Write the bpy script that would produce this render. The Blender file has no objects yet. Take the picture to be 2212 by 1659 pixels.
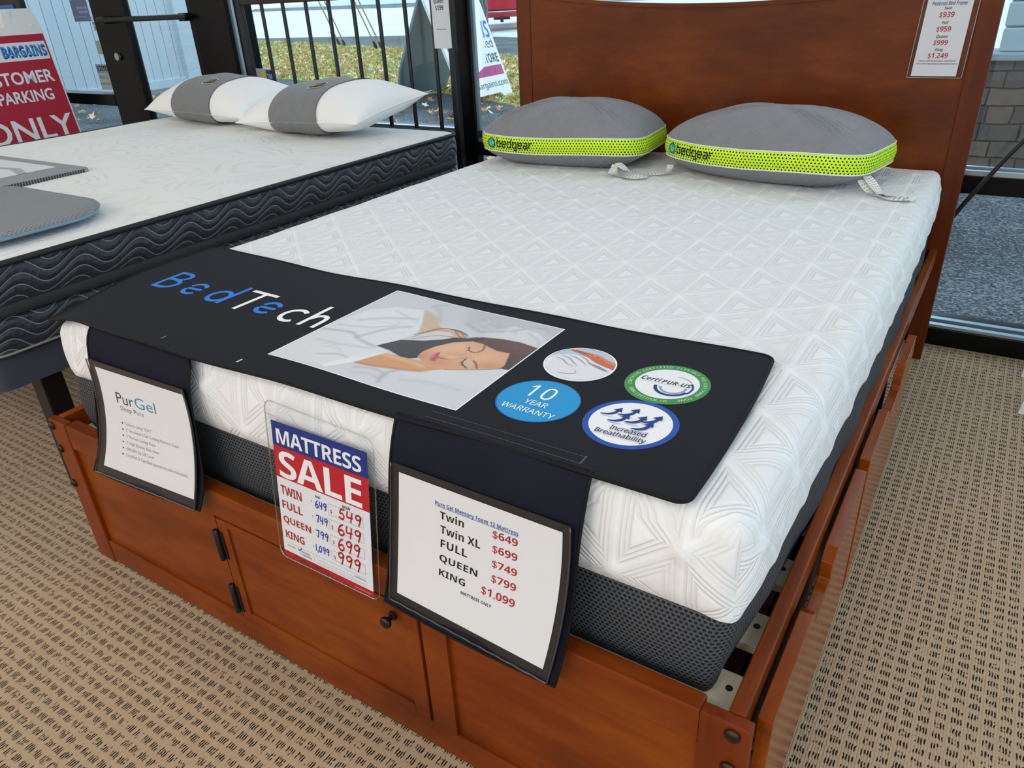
import bpy, bmesh, math, random
import numpy as np
from mathutils import Vector, Matrix
random.seed(7); RS = np.random.RandomState(11)
scene = bpy.context.scene
COL = scene.collection

# ------------------------------------------------------------------ camera, light, exposure
cam_d = bpy.data.cameras.new('camera'); cam_d.sensor_width = 36.0; cam_d.lens = 1602.80/2212*36
cam_d.clip_start = 0.02; cam_d.clip_end = 500
CAMPOS = (1.727424, -0.646995, 1.220482)
cam = bpy.data.objects.new('camera', cam_d); COL.objects.link(cam); scene.camera = cam
RIGHT, DOWN, FWD = ((0.842369, 0.536930, -0.046048),
                     (0.216965, -0.416120, -0.883046),
                     (-0.493295, 0.733860, -0.467022))
cam.matrix_world = Matrix(((RIGHT[0], -DOWN[0], -FWD[0], CAMPOS[0]), (RIGHT[1], -DOWN[1], -FWD[1], CAMPOS[1]),
                           (RIGHT[2], -DOWN[2], -FWD[2], CAMPOS[2]), (0, 0, 0, 1)))
vs = scene.view_settings
vs.view_transform = 'Standard'; vs.look = 'None'; vs.gamma = 1.0; vs.use_curve_mapping = False
vs.exposure = 0.2
scene.display_settings.display_device = 'sRGB'
w = bpy.data.worlds.new('overcast_sky'); scene.world = w; w.use_nodes = True
bgn = w.node_tree.nodes['Background']; bgn.inputs[0].default_value = (0.69, 0.87, 1.0, 1); bgn.inputs[1].default_value = 1.6
def area(name, loc, size, power, color=(1, 0.985, 0.96), rot=(0, 0, 0)):
    d = bpy.data.lights.new(name, 'AREA'); d.shape = 'RECTANGLE'; d.size, d.size_y = size; d.energy = power; d.color = color
    o = bpy.data.objects.new(name, d); COL.objects.link(o); o.location = loc; o.rotation_euler = rot
    return o
for ly, pw in ((-5.2, 34.0), (-3.6, 25.0), (-1.9, 12.0), (0.5, 6.0)):  # unseen ceiling lamps; far rows added and strengthened to brighten front faces
    for lx in (-4.2, -1.6, 1.0, 3.4):
        area('unseen_ceiling_lamp', (lx, ly, 2.93), (1.2, 0.55), pw)

# ------------------------------------------------------------------ node helper
def C(h):
    h = h.lstrip('#'); r = [int(h[i:i+2], 16)/255 for i in (0, 2, 4)]
    return tuple(x/12.92 if x <= .04045 else ((x+.055)/1.055)**2.4 for x in r) + (1.0,)
class G:
    def __init__(s, name):
        s.m = bpy.data.materials.new(name); s.m.use_nodes = True; s.nt = s.m.node_tree
        s.b = s.nt.nodes['Principled BSDF']; s.out = s.nt.nodes['Material Output']
    def put(s, sock, v):
        if isinstance(v, bpy.types.NodeSocket): s.nt.links.new(v, sock)
        else: sock.default_value = v
    def n(s, t, ins=None, out=0, **props):
        nd = s.nt.nodes.new('ShaderNode'+t)
        for k, v in props.items(): setattr(nd, k, v)
        for k, v in (ins or {}).items(): s.put(nd.inputs[k], v)
        return nd.outputs[out]
    def ma(s, op, a, b=0.0, c=0.0):
        nd = s.nt.nodes.new('ShaderNodeMath'); nd.operation = op
        s.put(nd.inputs[0], a); s.put(nd.inputs[1], b); s.put(nd.inputs[2], c); return nd.outputs[0]
    def obj(s): return s.n('TexCoord', out=3)
    def uv(s): return s.n('TexCoord', out=2)
    def xyz(s, v):
        nd = s.nt.nodes.new('ShaderNodeSeparateXYZ'); s.put(nd.inputs[0], v); return nd.outputs
    def comb(s, x, y, z=0.0): return s.n('CombineXYZ', {0: x, 1: y, 2: z})
    def scl(s, v, sc): return s.n('VectorMath', {0: v, 1: sc}, operation='MULTIPLY')
    def noise(s, v, sc, det=3.0, rough=.5, out=0):
        return s.n('TexNoise', {'Vector': v, 'Scale': sc, 'Detail': det, 'Roughness': rough}, out=out)
    def ramp(s, f, stops):
        nd = s.nt.nodes.new('ShaderNodeValToRGB'); cr = nd.color_ramp
        while len(cr.elements) < len(stops): cr.elements.new(.5)
        for e, (p, c) in zip(cr.elements, stops): e.position = p; e.color = c
        s.put(nd.inputs[0], f); return nd.outputs[0]
    def mix(s, f, a, b):
        nd = s.nt.nodes.new('ShaderNodeMix'); nd.data_type = 'RGBA'
        s.put(nd.inputs[0], f); s.put(nd.inputs[6], a); s.put(nd.inputs[7], b); return nd.outputs[2]
    def sstep(s, v, a, b):
        nd = s.nt.nodes.new('ShaderNodeMapRange'); nd.interpolation_type = 'SMOOTHSTEP'
        s.put(nd.inputs[0], v); nd.inputs[1].default_value = a; nd.inputs[2].default_value = b
        nd.inputs[3].default_value = 0; nd.inputs[4].default_value = 1; return nd.outputs[0]
    def tri(s, v):  # distance to nearest integer
        return s.ma('ABSOLUTE', s.ma('SUBTRACT', s.ma('FRACT', s.ma('ADD', v, .5)), .5))
    def bump(s, h, dist, strength=1.0):
        s.put(s.b.inputs['Normal'], s.n('Bump', {'Height': h, 'Distance': dist, 'Strength': strength}))
    def set(s, **k):
        al = dict(col='Base Color', rough='Roughness', metal='Metallic', spec='Specular IOR Level', coat='Coat Weight',
                  coatr='Coat Roughness', sheen='Sheen Weight', trans='Transmission Weight', ior='IOR', alpha='Alpha')
        for a, v in k.items(): s.put(s.b.inputs[al[a]], v)
        return s
MC = {}
def flat(name, hexc, rough=.5, **k):
    if name in MC: return MC[name]
    g = G(name); g.set(col=C(hexc), rough=rough, **k)
    MC[name] = g.m; return g.m
def ink(hexc, rough=.55):
    return flat('ink_'+hexc.strip('#'), hexc, rough, spec=.3)

def wood(name, axis, dark, mid, light, rough=.33, sc=1.0, sx=None):
    g = G(name); v = g.obj()
    st = {'x': (1.2, 14, 14), 'y': (14, 1.2, 14), 'z': (14, 14, 1.2)}[axis]; st = sx or st
    warp = g.n('VectorMath', {0: v, 1: g.scl(g.noise(v, 2.2, 2, out=1), (.06, .06, .06))}, operation='ADD')
    a = g.noise(g.scl(warp, tuple(x*sc for x in st)), 1.0, 5, .6)
    b = g.noise(g.scl(v, tuple(x*7 for x in st)), 1.0, 3, .6)
    big = g.noise(v, 3.0, 2)
    f = g.ma('ADD', g.ma('MULTIPLY', a, .62), g.ma('ADD', g.ma('MULTIPLY', b, .18), g.ma('MULTIPLY', big, .3)))
    col = g.ramp(f, [(.36, C(dark)), (.54, C(mid)), (.74, C(light))])
    vo = g.n('TexVoronoi', {'Vector': g.scl(v, (26, 26, 26)), 'Randomness': 1.0})
    fleck = g.sstep(vo, .10, .05)
    fl = g.ma('MULTIPLY', fleck, g.sstep(g.noise(v, 9.0, 2), .52, .6))
    col = g.mix(g.ma('MULTIPLY', fl, .35), col, C(dark))
    g.set(col=col, rough=rough, coat=.06, coatr=.12, spec=.2)
    g.bump(b, .0004, .35); return g.m
W_X = wood('cherry_wood_across', 'x', '#461a05', '#6e2d06', '#8a460d', .33, .8, (1.8, 9, 9))
W_Y = wood('cherry_wood_along', 'y', '#562207', '#7d370a', '#965010', .28)
W_Z = wood('cherry_wood_upright', 'z', '#4a1a07', '#6c2a09', '#84390e')
H_X = wood('headboard_wood', 'x', '#431b06', '#632c0b', '#824311', .3, .7, (2.2, 7, 7))
H_Z = wood('headboard_wood_upright', 'z', '#461b08', '#5a260b', '#6b3110', .3)
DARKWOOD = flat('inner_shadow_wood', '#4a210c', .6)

def mattress_quilt():
    g = G('white_quilted_knit'); x, y, z = g.xyz(g.uv())
    c1 = g.ma('DIVIDE', g.ma('SUBTRACT', x, .026), .092)
    yy = g.ma('DIVIDE', g.ma('SUBTRACT', y, .035), .15)
    hx = g.ma('MULTIPLY', c1, .5)
    c2 = g.ma('ADD', yy, hx); c3 = g.ma('SUBTRACT', yy, hx)
    f1 = g.ma('MULTIPLY', g.tri(c1), .092); f2 = g.ma('MULTIPLY', g.tri(c2), .1163); f3 = g.ma('MULTIPLY', g.tri(c3), .1163)
    d = g.ma('MINIMUM', f1, g.ma('MINIMUM', f2, f3))
    # three nested stitched outlines per triangle
    def groove(off, wd): return g.sstep(g.ma('ABSOLUTE', g.ma('SUBTRACT', d, off)), wd, .0)
    gr = g.ma('MAXIMUM', g.ma('MAXIMUM', groove(.0080, .0031), groove(.0148, .0031)), groove(.0213, .0031))
    sq = g.ma('ADD', g.ma('MULTIPLY', f1, f1), g.ma('ADD', g.ma('MULTIPLY', f2, f2), g.ma('MULTIPLY', f3, f3)))
    r = g.ma('SQRT', sq)
    node = g.sstep(r, .036, .006)
    core = g.sstep(d, .0213, .028)
    par = g.ma('SUBTRACT', g.ma('FLOOR', c2), g.ma('ADD', g.ma('FLOOR', c1), g.ma('FLOOR', c3)))
    plain = g.ma('MULTIPLY', g.sstep(par, .3, .7), .5)
    lines = g.ma('MULTIPLY', gr, g.ma('SUBTRACT', 1.0, g.ma('MAXIMUM', node, plain)))
    h = g.ma('ADD', g.ma('MULTIPLY', node, 1.5), g.ma('SUBTRACT', g.ma('MULTIPLY', core, .5), g.ma('MULTIPLY', lines, .85)))
    fine = g.noise(g.uv(), 900, 1)
    h = g.ma('ADD', h, g.ma('MULTIPLY', fine, .05))
    col = g.mix(plain, C('#e3e4e6'), C('#d8d8d8'))
    col = g.mix(g.ma('MULTIPLY', lines, .16), col, C('#bdbbb6'))
    g.set(col=col, rough=.85, sheen=.25, spec=.2); g.bump(h, .003, .6)
    return g.m
M_QUILT = mattress_quilt()

def mesh_fabric(name, base, hole, pitch, sx=1.0, bumpd=.0015, rough=.75):
    g = G(name); x, y, z = g.xyz(g.uv())
    k = math.pi/pitch
    row = g.ma('FLOOR', g.ma('DIVIDE', y, pitch))
    xx = g.ma('ADD', x, g.ma('MULTIPLY', row, pitch*.5*sx))
    a = g.ma('ABSOLUTE', g.ma('SINE', g.ma('MULTIPLY', xx, k/sx))); b = g.ma('ABSOLUTE', g.ma('SINE', g.ma('MULTIPLY', y, k)))
    m = g.sstep(g.ma('MULTIPLY', a, b), .35, .8)
    var = g.noise(g.scl(g.uv(), (1, 1, 1)), 40, 3)
    g.set(col=g.mix(m, g.mix(var, C(base), C(base)), C(hole)), rough=rough, spec=.3)
    g.bump(g.ma('SUBTRACT', g.ma('MULTIPLY', var, .3), m), bumpd, .9); return g.m
M_GREYMESH = mesh_fabric('charcoal_mesh', '#45484d', '#0f1012', .0062, 1.25)
M_PADMESH = mesh_fabric('grey_spacer_mesh', '#8d9092', '#6c7073', .006, 1.0, .0008)

def lime_mesh():
    g = G('lime_mesh'); x, y, z = g.xyz(g.uv()); p = .0085
    row = g.ma('FLOOR', g.ma('DIVIDE', y, p))
    par = g.ma('MULTIPLY', g.ma('FRACT', g.ma('MULTIPLY', row, .5)), 2.0)
    fx = g.tri(g.ma('ADD', g.ma('DIVIDE', x, p*1.25), g.ma('MULTIPLY', par, .5)))
    fy = g.ma('ABSOLUTE', g.ma('SUBTRACT', g.ma('FRACT', g.ma('DIVIDE', y, p)), .5))
    dd = g.ma('SQRT', g.ma('ADD', g.ma('MULTIPLY', g.ma('MULTIPLY', fx, fx), 1.4), g.ma('MULTIPLY', fy, fy)))
    m = g.ma('SUBTRACT', 1.0, g.sstep(dd, .24, .32))
    sm = g.ma('SUBTRACT', 1.0, g.sstep(g.ma('ABSOLUTE', g.ma('SUBTRACT', dd, .62)), .0, .10))
    col = g.mix(m, g.mix(g.ma('MULTIPLY', sm, .55), C('#cdf22b'), C('#8fbf18')), C('#101806'))
    g.set(col=col, rough=.6, spec=.3); g.bump(g.ma('SUBTRACT', 1.0, m), .0012); return g.m
M_LIME = lime_mesh()

def knit(name, hexc, zig=True, scale=1.0):
    g = G(name); x, y, z = g.xyz(g.uv())
    zz = g.ma('MULTIPLY', g.tri(g.ma('MULTIPLY', x, 55*scale)), .016/scale)
    nz = g.noise(g.uv(), 60, 2)
    h = g.ma('SINE', g.ma('MULTIPLY', g.ma('ADD', g.ma('ADD', y, zz), g.ma('MULTIPLY', nz, .004)), 620*scale))
    mod = g.noise(g.scl(g.uv(), (1, 1, 1)), 25, 2)
    g.set(col=g.mix(g.ma('MULTIPLY', mod, .35), C(hexc), C('#5c5d62')), rough=.85, sheen=.2, spec=.25)
    g.bump(g.ma('MULTIPLY', h, mod), .0012, .7); return g.m
M_KNIT = knit('grey_knit', '#85858a')
M_BAND = knit('grey_ribbed_knit', '#7c7e80', True, .8)
M_COTTON = flat('white_cotton', '#eeeeee', .85, sheen=.2, spec=.2)

def damask():
    g = G('cream_damask_quilting'); v = g.uv()
    vo = g.n('TexVoronoi', {'Vector': g.scl(v, (1, 1, 1)), 'Scale': 3.2, 'Smoothness': .6}, feature='SMOOTH_F1')
    rings = g.ma('SINE', g.ma('MULTIPLY', vo, 95))
    rr = g.ma('MULTIPLY', g.sstep(rings, .4, .95), g.sstep(g.noise(v, 6, 2), .42, .55))
    puff = g.n('TexVoronoi', {'Vector': v, 'Scale': 13.0, 'Smoothness': 1.0}, feature='SMOOTH_F1')
    h = g.ma('SUBTRACT', g.ma('MULTIPLY', puff, -1.2), g.ma('MULTIPLY', rr, .28))
    g.set(col=g.mix(g.ma('MULTIPLY', rr, .25), C('#dcdcd9'), C('#b9b3a6')), rough=.8, spec=.2, sheen=.2)
    g.bump(h, .006, .75); return g.m
M_DAMASK = damask()

def wavequilt(name, per, step):
    g = G(name); x, y, z = g.xyz(g.uv())
    wv = g.ma('MULTIPLY', g.ma('SINE', g.ma('ADD', g.ma('MULTIPLY', x, 2*math.pi/per), g.ma('MULTIPLY', y, -18.0))), .019)
    dline = g.tri(g.ma('DIVIDE', g.ma('ADD', y, wv), step))
    th = g.ma('SUBTRACT', 1.0, g.sstep(dline, .025, .055))
    st = g.sstep(g.ma('SINE', g.ma('MULTIPLY', x, 1500)), -.5, .0)
    tri = g.n('TexVoronoi', {'Vector': g.uv(), 'Scale': 75.0}, out=0)
    pu = g.ma('POWER', dline, .5)
    h = g.ma('ADD', pu, g.ma('MULTIPLY', tri, .35))
    g.set(col=g.mix(g.ma('MULTIPLY', th, g.ma('ADD', .4, g.ma('MULTIPLY', st, .5))), C('#1d212d'), C('#a0a3ab')), rough=.5, spec=.5, sheen=.15)
    g.bump(h, .008, .8); return g.m
M_WAVE = wavequilt('dark_wave_quilt', .165, .0255)
M_TAPE = flat('black_border_tape', '#121316', .6)
M_NAVY = flat('navy_upholstery', '#2b3140', .85, sheen=.3)
M_BLACK = flat('black_painted_metal', '#0d0e11', .4)
def runner(name, hexc):
    g = G(name); nz = g.noise(g.obj(), 420, 2); big = g.noise(g.obj(), 5, 3)
    g.set(col=g.mix(g.ma('MULTIPLY', big, .5), C(hexc), C('#222126')), rough=.7, spec=.12); g.bump(nz, .0004, .5); return g.m
M_RUNNER = runner('charcoal_runner_fabric', '#1d1d22')
M_FLAP = runner('navy_flap_fabric', '#0d1022')
M_PIPING = flat('black_piping', '#0b0b0d', .6, spec=.2)
M_PAPER = flat('white_paper', '#d8d8dc', .6, spec=.3)
def clear(name, fac=.03, tint=(1, 1, 1, 1), rough=.05, k=.5):
    g = G(name)
    t = g.n('BsdfTransparent', {0: tint}); gl = g.n('BsdfGlossy', {'Color': (1, 1, 1, 1), 'Roughness': rough})
    fr = g.n('LayerWeight', {0: .5}, out=1)
    f = g.ma('ADD', g.ma('MULTIPLY', g.ma('POWER', fr, 4.0), k), fac)
    mx = g.nt.nodes.new('ShaderNodeMixShader'); g.put(mx.inputs[0], f); g.put(mx.inputs[1], t); g.put(mx.inputs[2], gl)
    g.put(g.out.inputs[0], mx.outputs[0]); return g.m
M_GLASS = clear('window_glass', .02, (.95, .985, 1, 1), .0)
M_VINYL = clear('clear_vinyl', .012, (.97, .97, .97, 1), .12)
M_ACRYL = clear('clear_plastic_sleeve', .006, (.97, .975, .98, 1), .1, .25)
M_FRAME = flat('black_anodised_frame', '#08090b', .3, spec=.18)
M_ALU = flat('aluminium_bead', '#aebfcb', .3, metal=.8)
M_BRONZE = flat('dark_bronze', '#3a2c22', .35, metal=.8)
M_SLAT = flat('pale_slat_wood', '#d8d0b8', .6)
M_WHITEPL = flat('white_plastic', '#e6e6e4', .5)
M_WALL = flat('white_wall_paint', '#e8e6e2', .8)

def carpet():
    g = G('woven_loop_carpet'); v = g.obj()
    wob = g.scl(g.n('VectorMath', {0: g.noise(v, 130, 2, out=1), 1: (.5, .5, .5)}, operation='SUBTRACT'), (.0045, .006, 0))
    x, y, z = g.xyz(g.n('VectorMath', {0: v, 1: wob}, operation='ADD'))
    u = g.ma('DIVIDE', x, .0256); t = g.ma('DIVIDE', y, .0250)
    fu = g.ma('FRACT', u); ft = g.ma('FRACT', t)
    k = g.ma('MULTIPLY', fu, 5.3)
    dash = g.ma('ABSOLUTE', g.ma('SUBTRACT', g.ma('FRACT', k), .5))
    vary = g.noise(v, 95, 1)
    m = g.sstep(dash, .34, .20)
    m = g.ma('MULTIPLY', m, g.sstep(fu, .765, .745))
    m = g.ma('MULTIPLY', m, g.sstep(g.ma('ABSOLUTE', g.ma('ADD', g.ma('SUBTRACT', ft, .5), g.ma('MULTIPLY', g.ma('SUBTRACT', g.noise(g.scl(v, (1, .2, 1)), 190, 1), .5), .45))), .34, .20))
    m = g.ma('MULTIPLY', m, g.sstep(vary, .34, .46))
    rib = g.ma('ABSOLUTE', g.ma('SINE', g.ma('MULTIPLY', g.ma('ADD', k, .5), math.pi)))
    thin = g.ma('MULTIPLY', g.sstep(dash, .14, .02), g.sstep(g.noise(g.scl(v, (1, .25, 1)), 140, 2), .5, .66))
    big = g.noise(v, 2.2, 3)
    fib = g.noise(v, 700, 2)
    base = g.mix(big, C('#c3a887'), C('#b49b80'))
    base = g.mix(g.ma('MULTIPLY', fib, .45), base, C('#8d765e'))
    base = g.mix(g.ma('MULTIPLY', thin, .45), base, C('#5a4634'))
    g.set(col=g.mix(m, base, C('#1a120d')), rough=.95, spec=.1, sheen=.1)
    h = g.ma('ADD', g.ma('MULTIPLY', rib, .45), g.ma('SUBTRACT', g.ma('MULTIPLY', fib, .6), g.ma('MULTIPLY', m, 1.0)))
    g.bump(h, .003, .7); return g.m
M_CARPET = carpet()
def asphalt():
    g = G('wet_asphalt'); v = g.obj()
    a = g.noise(g.scl(v, (1, 1.6, 1)), 75, 2, .6); b = g.noise(v, 1.2, 3)
    f = g.ma('ADD', a, g.ma('MULTIPLY', b, .25))
    g.set(col=g.ramp(f, [(.42, C('#13161a')), (.60, C('#383e45')), (.80, C('#8f989e'))]), rough=.75, spec=.3)
    g.bump(a, .006); return g.m
M_ASPH = asphalt()
def grassm():
    g = G('lawn_soil'); v = g.obj(); a = g.noise(v, 4, 4); b = g.noise(v, 60, 3)
    g.set(col=g.ramp(g.ma('ADD', g.ma('MULTIPLY', a, .5), g.ma('MULTIPLY', b, .5)), [(.35, C('#7d9650')), (.5, C('#b0b06a')), (.65, C('#d9bd86'))]), rough=.9)
    return g.m
def roadm():
    g = G('pale_wet_road'); v = g.obj(); a = g.noise(g.scl(v, (.4, 1.2, 1)), 1.2, 4)
    g.set(col=g.ramp(a, [(.35, C('#c2cfd2')), (.6, C('#dfe8e9'))]), rough=.5); return g.m
def bark():
    g = G('tree_bark'); v = g.obj(); a = g.noise(g.scl(v, (30, 30, 5)), 1, 5, .7)
    g.set(col=g.ramp(a, [(.38, C('#3a3a3c')), (.62, C('#a2a3a3'))]), rough=.95); g.bump(a, .03); return g.m
def stone():
    g = G('ledge_stone'); x, y, z = g.xyz(g.obj())
    br = g.nt.nodes.new('ShaderNodeTexBrick'); br.squash = .62; br.squash_frequency = 3; br.offset_frequency = 2; br.offset = .37
    wob = g.noise(g.obj(), 6, 2)
    g.put(br.inputs['Vector'], g.comb(g.ma('ADD', x, g.ma('MULTIPLY', wob, .05)), g.ma('ADD', z, g.ma('MULTIPLY', g.noise(g.obj(), 3, 2), .05)), 0.0))
    for k2, v2 in (('Scale', 1.0), ('Mortar Size', .006), ('Brick Width', .24), ('Row Height', .118), ('Mortar Smooth', .3)): br.inputs[k2].default_value = v2
    br.inputs['Color1'].default_value = C('#75665e'); br.inputs['Color2'].default_value = C('#44474f'); br.inputs['Mortar'].default_value = C('#17171a')
    nz = g.noise(g.obj(), 14, 4)
    g.set(col=g.mix(g.ma('MULTIPLY', nz, .6), br.outputs[0], C('#54484a')), rough=.85)
    g.bump(g.ma('SUBTRACT', g.ma('MULTIPLY', nz, .6), br.outputs[1]), .02); return g.m

# ------------------------------------------------------------------ geometry helpers
ORG = {}
def props(o, label=None, cat=None, group=None, kind=None):
    if label: o['label'] = label
    if cat: o['category'] = cat
    if group: o['group'] = group
    if kind: o['kind'] = kind
    return o
def thing(name, loc, label, cat, group=None):
    o = bpy.data.objects.new(name, None); o.empty_display_size = .1; COL.objects.link(o)
    o.location = loc; ORG[o] = Vector(loc); return props(o, label, cat, group)
class MB:
    def __init__(s): s.v = []; s.f = []; s.mi = []; s.uv = []
    def add(s, vs, fs, mi=0, uvs=None):
        b = len(s.v); s.v += [tuple(p) for p in vs]
        for i, f in enumerate(fs):
            s.f.append(tuple(b+j for j in f)); s.mi.append(mi)
            s.uv.append(uvs[i] if uvs else None)
        return s
    def box(s, x0, x1, y0, y1, z0, z1, bev=0.0, seg=2, mi=0):
        bm = bmesh.new(); bmesh.ops.create_cube(bm, size=1.0)
        for q in bm.verts:
            q.co = Vector((x0+(q.co.x+.5)*(x1-x0), y0+(q.co.y+.5)*(y1-y0), z0+(q.co.z+.5)*(z1-z0)))
        if bev > 0: bmesh.ops.bevel(bm, geom=bm.edges[:], offset=bev, segments=seg, affect='EDGES', profile=.5)
        return s.frombm(bm, mi)
    def frombm(s, bm, mi=0):
        bm.verts.index_update(); s.add([q.co[:] for q in bm.verts], [[q.index for q in f.verts] for f in bm.faces], mi); bm.free(); return s
    def prism(s, poly, axis, a, b, mi=0):   # poly: list of 2d points in the plane normal to axis
        def P(p, t): return {'x': (t, p[0], p[1]), 'y': (p[0], t, p[1]), 'z': (p[0], p[1], t)}[axis]
        n = len(poly); bm = bmesh.new()
        va = [bm.verts.new(P(p, a)) for p in poly]; vb = [bm.verts.new(P(p, b)) for p in poly]
        bm.faces.new(va); bm.faces.new(vb[::-1])
        for i in range(n): bm.faces.new((va[i], va[(i+1) % n], vb[(i+1) % n], vb[i]))
        bmesh.ops.recalc_face_normals(bm, faces=bm.faces[:]); bmesh.ops.triangulate(bm, faces=[f for f in bm.faces if len(f.verts) > 4])
        return s.frombm(bm, mi)
    def tube(s, path, r, n=10, mi=0, cap=True):
        path = [Vector(p) for p in path]; rings = []; up = Vector((0, 0, 1)); pn = None
        for i, p in enumerate(path):
            t = (path[min(i+1, len(path)-1)]-path[max(i-1, 0)]).normalized()
            if pn is None: pn = t.orthogonal().normalized()
            pn = (pn-t*pn.dot(t)).normalized(); bn = t.cross(pn)
            rr = r[i] if isinstance(r, (list, tuple)) else r
            rings.append([p+(pn*math.cos(2*math.pi*k/n)+bn*math.sin(2*math.pi*k/n))*rr for k in range(n)])
        vs = [q for rg in rings for q in rg]
        fs = [(i*n+k, i*n+(k+1) % n, (i+1)*n+(k+1) % n, (i+1)*n+k) for i in range(len(path)-1) for k in range(n)]
        if cap: fs += [tuple(range(n))[::-1], tuple((len(path)-1)*n+k for k in range(n))]
        return s.add(vs, fs, mi)
    def lathe(s, prof, c, axis='z', n=24, mi=0):
        vs = []
        for r, h in prof:
            for k in range(n):
                a = 2*math.pi*k/n; p, q = r*math.cos(a), r*math.sin(a)
                vs.append({'z': (c[0]+p, c[1]+q, c[2]+h), 'y': (c[0]+p, c[1]+h, c[2]+q), 'x': (c[0]+h, c[1]+p, c[2]+q)}[axis])
        m = len(prof); fs = [(i*n+k, i*n+(k+1) % n, (i+1)*n+(k+1) % n, (i+1)*n+k) for i in range(m-1) for k in range(n)]
        fs += [tuple(range(n)), tuple((m-1)*n+k for k in range(n))]
        return s.add(vs, fs, mi)
    def grid(s, P, nu, nv, mi=0, uvf=None):   # P(i/nu, j/nv)
        vs = [P(i/nu, j/nv) for j in range(nv+1) for i in range(nu+1)]
        fs = []; us = []
        for j in range(nv):
            for i in range(nu):
                fs.append((j*(nu+1)+i, j*(nu+1)+i+1, (j+1)*(nu+1)+i+1, (j+1)*(nu+1)+i))
                us.append([uvf(i/nu, j/nv), uvf((i+1)/nu, j/nv), uvf((i+1)/nu, (j+1)/nv), uvf(i/nu, (j+1)/nv)] if uvf else None)
        return s.add(vs, fs, mi, us)
    def build(s, name, mats, parent=None, smooth=None, recalc=True, merge=0.0, **pr):
        o = bpy.data.objects.new(name, None) if False else None
        V = np.array(s.v, float).reshape(-1, 3)
        if parent is not None: org = ORG[parent]
        else: org = Vector(((V[:, 0].min()+V[:, 0].max())/2, (V[:, 1].min()+V[:, 1].max())/2, V[:, 2].min()))
        me = bpy.data.meshes.new(name)
        me.from_pydata([tuple(p) for p in (V-np.array(org)).tolist()], [], s.f)
        if any(u is not None for u in s.uv):
            ul = me.uv_layers.new(name='uv'); arr = np.zeros((len(me.loops), 2), np.float32); k = 0
            for f, u in zip(s.f, s.uv):
                if u is not None: arr[k:k+len(f)] = u
                k += len(f)
            ul.data.foreach_set('uv', arr.ravel())
        me.polygons.foreach_set('material_index', s.mi)
        if recalc or merge:
            bm = bmesh.new(); bm.from_mesh(me)
            if merge: bmesh.ops.remove_doubles(bm, verts=bm.verts[:], dist=merge)
            if recalc: bmesh.ops.recalc_face_normals(bm, faces=bm.faces[:])
            bm.to_mesh(me); bm.free()
        for m in (mats if isinstance(mats, (list, tuple)) else [mats]): me.materials.append(m)
        o = bpy.data.objects.new(name, me); COL.objects.link(o); ORG[o] = org
        if parent is not None: o.parent = parent
        else: o.location = org
        if smooth is not None:
            me.polygons.foreach_set('use_smooth', [True]*len(me.polygons))
            if smooth < 180:
                me.set_sharp_from_angle(angle=math.radians(smooth))
        me.update(); return props(o, **pr)

def rrect(x0, x1, y0, y1, r, n=8, step=.05):
    """rounded rectangle outline: list of (x, y, nx, ny, s), counter-clockwise from the front-left corner"""
    pts = []
    def arc(cx, cy, a0):
        for k in range(n+1):
            a = a0+math.pi/2*k/n; pts.append((cx+r*math.cos(a), cy+r*math.sin(a), math.cos(a), math.sin(a)))
    def line(a, b, nx, ny):
        m = max(1, int(math.dist(a, b)/step))
        for k in range(1, m): t = k/m; pts.append((a[0]+(b[0]-a[0])*t, a[1]+(b[1]-a[1])*t, nx, ny))
    arc(x0+r, y0+r, math.pi); line((x0+r, y0), (x1-r, y0), 0, -1); arc(x1-r, y0+r, -math.pi/2); line((x1, y0+r), (x1, y1-r), 1, 0)
    arc(x1-r, y1-r, 0); line((x1-r, y1), (x0+r, y1), 0, 1); arc(x0+r, y1-r, math.pi/2); line((x0, y1-r), (x0, y0+r), -1, 0)
    out = []; s = 0
    for i, p in enumerate(pts):
        if i: s += math.dist(p[:2], pts[i-1][:2])
        out.append(p+(s,))
    return out, s+math.dist(pts[-1][:2], pts[0][:2])
def loft(mb, outl, per, prof, mi=0, cap_top=False, cap_bot=False, bulge=None, vz=False):
    n = len(outl); L = [0]
    for a, b in zip(prof, prof[1:]): L.append(L[-1]+math.dist(a, b))
    vs = []
    for off, z in prof:
        for p in outl:
            b = bulge(p, z) if bulge else 0
            vs.append((p[0]+p[2]*(off+b), p[1]+p[3]*(off+b), z))
    fs = []; us = []
    for i in range(len(prof)-1):
        va, vb = (prof[i][1], prof[i+1][1]) if vz else (L[i], L[i+1])
        for k in range(n):
            k2 = (k+1) % n; s0 = outl[k][4]; s1 = outl[k2][4] if k2 else per
            fs.append((i*n+k, i*n+k2, (i+1)*n+k2, (i+1)*n+k)); us.append([(s0, va), (s1, va), (s1, vb), (s0, vb)])
    if cap_bot: fs.append(tuple(range(n))[::-1]); us.append([(vs[k][0], vs[k][1]) for k in range(n)][::-1])
    if cap_top:
        b = (len(prof)-1)*n; fs.append(tuple(b+k for k in range(n))); us.append([(vs[b+k][0], vs[b+k][1]) for k in range(n)])
    mb.add(vs, fs, mi, us); return mb

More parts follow.
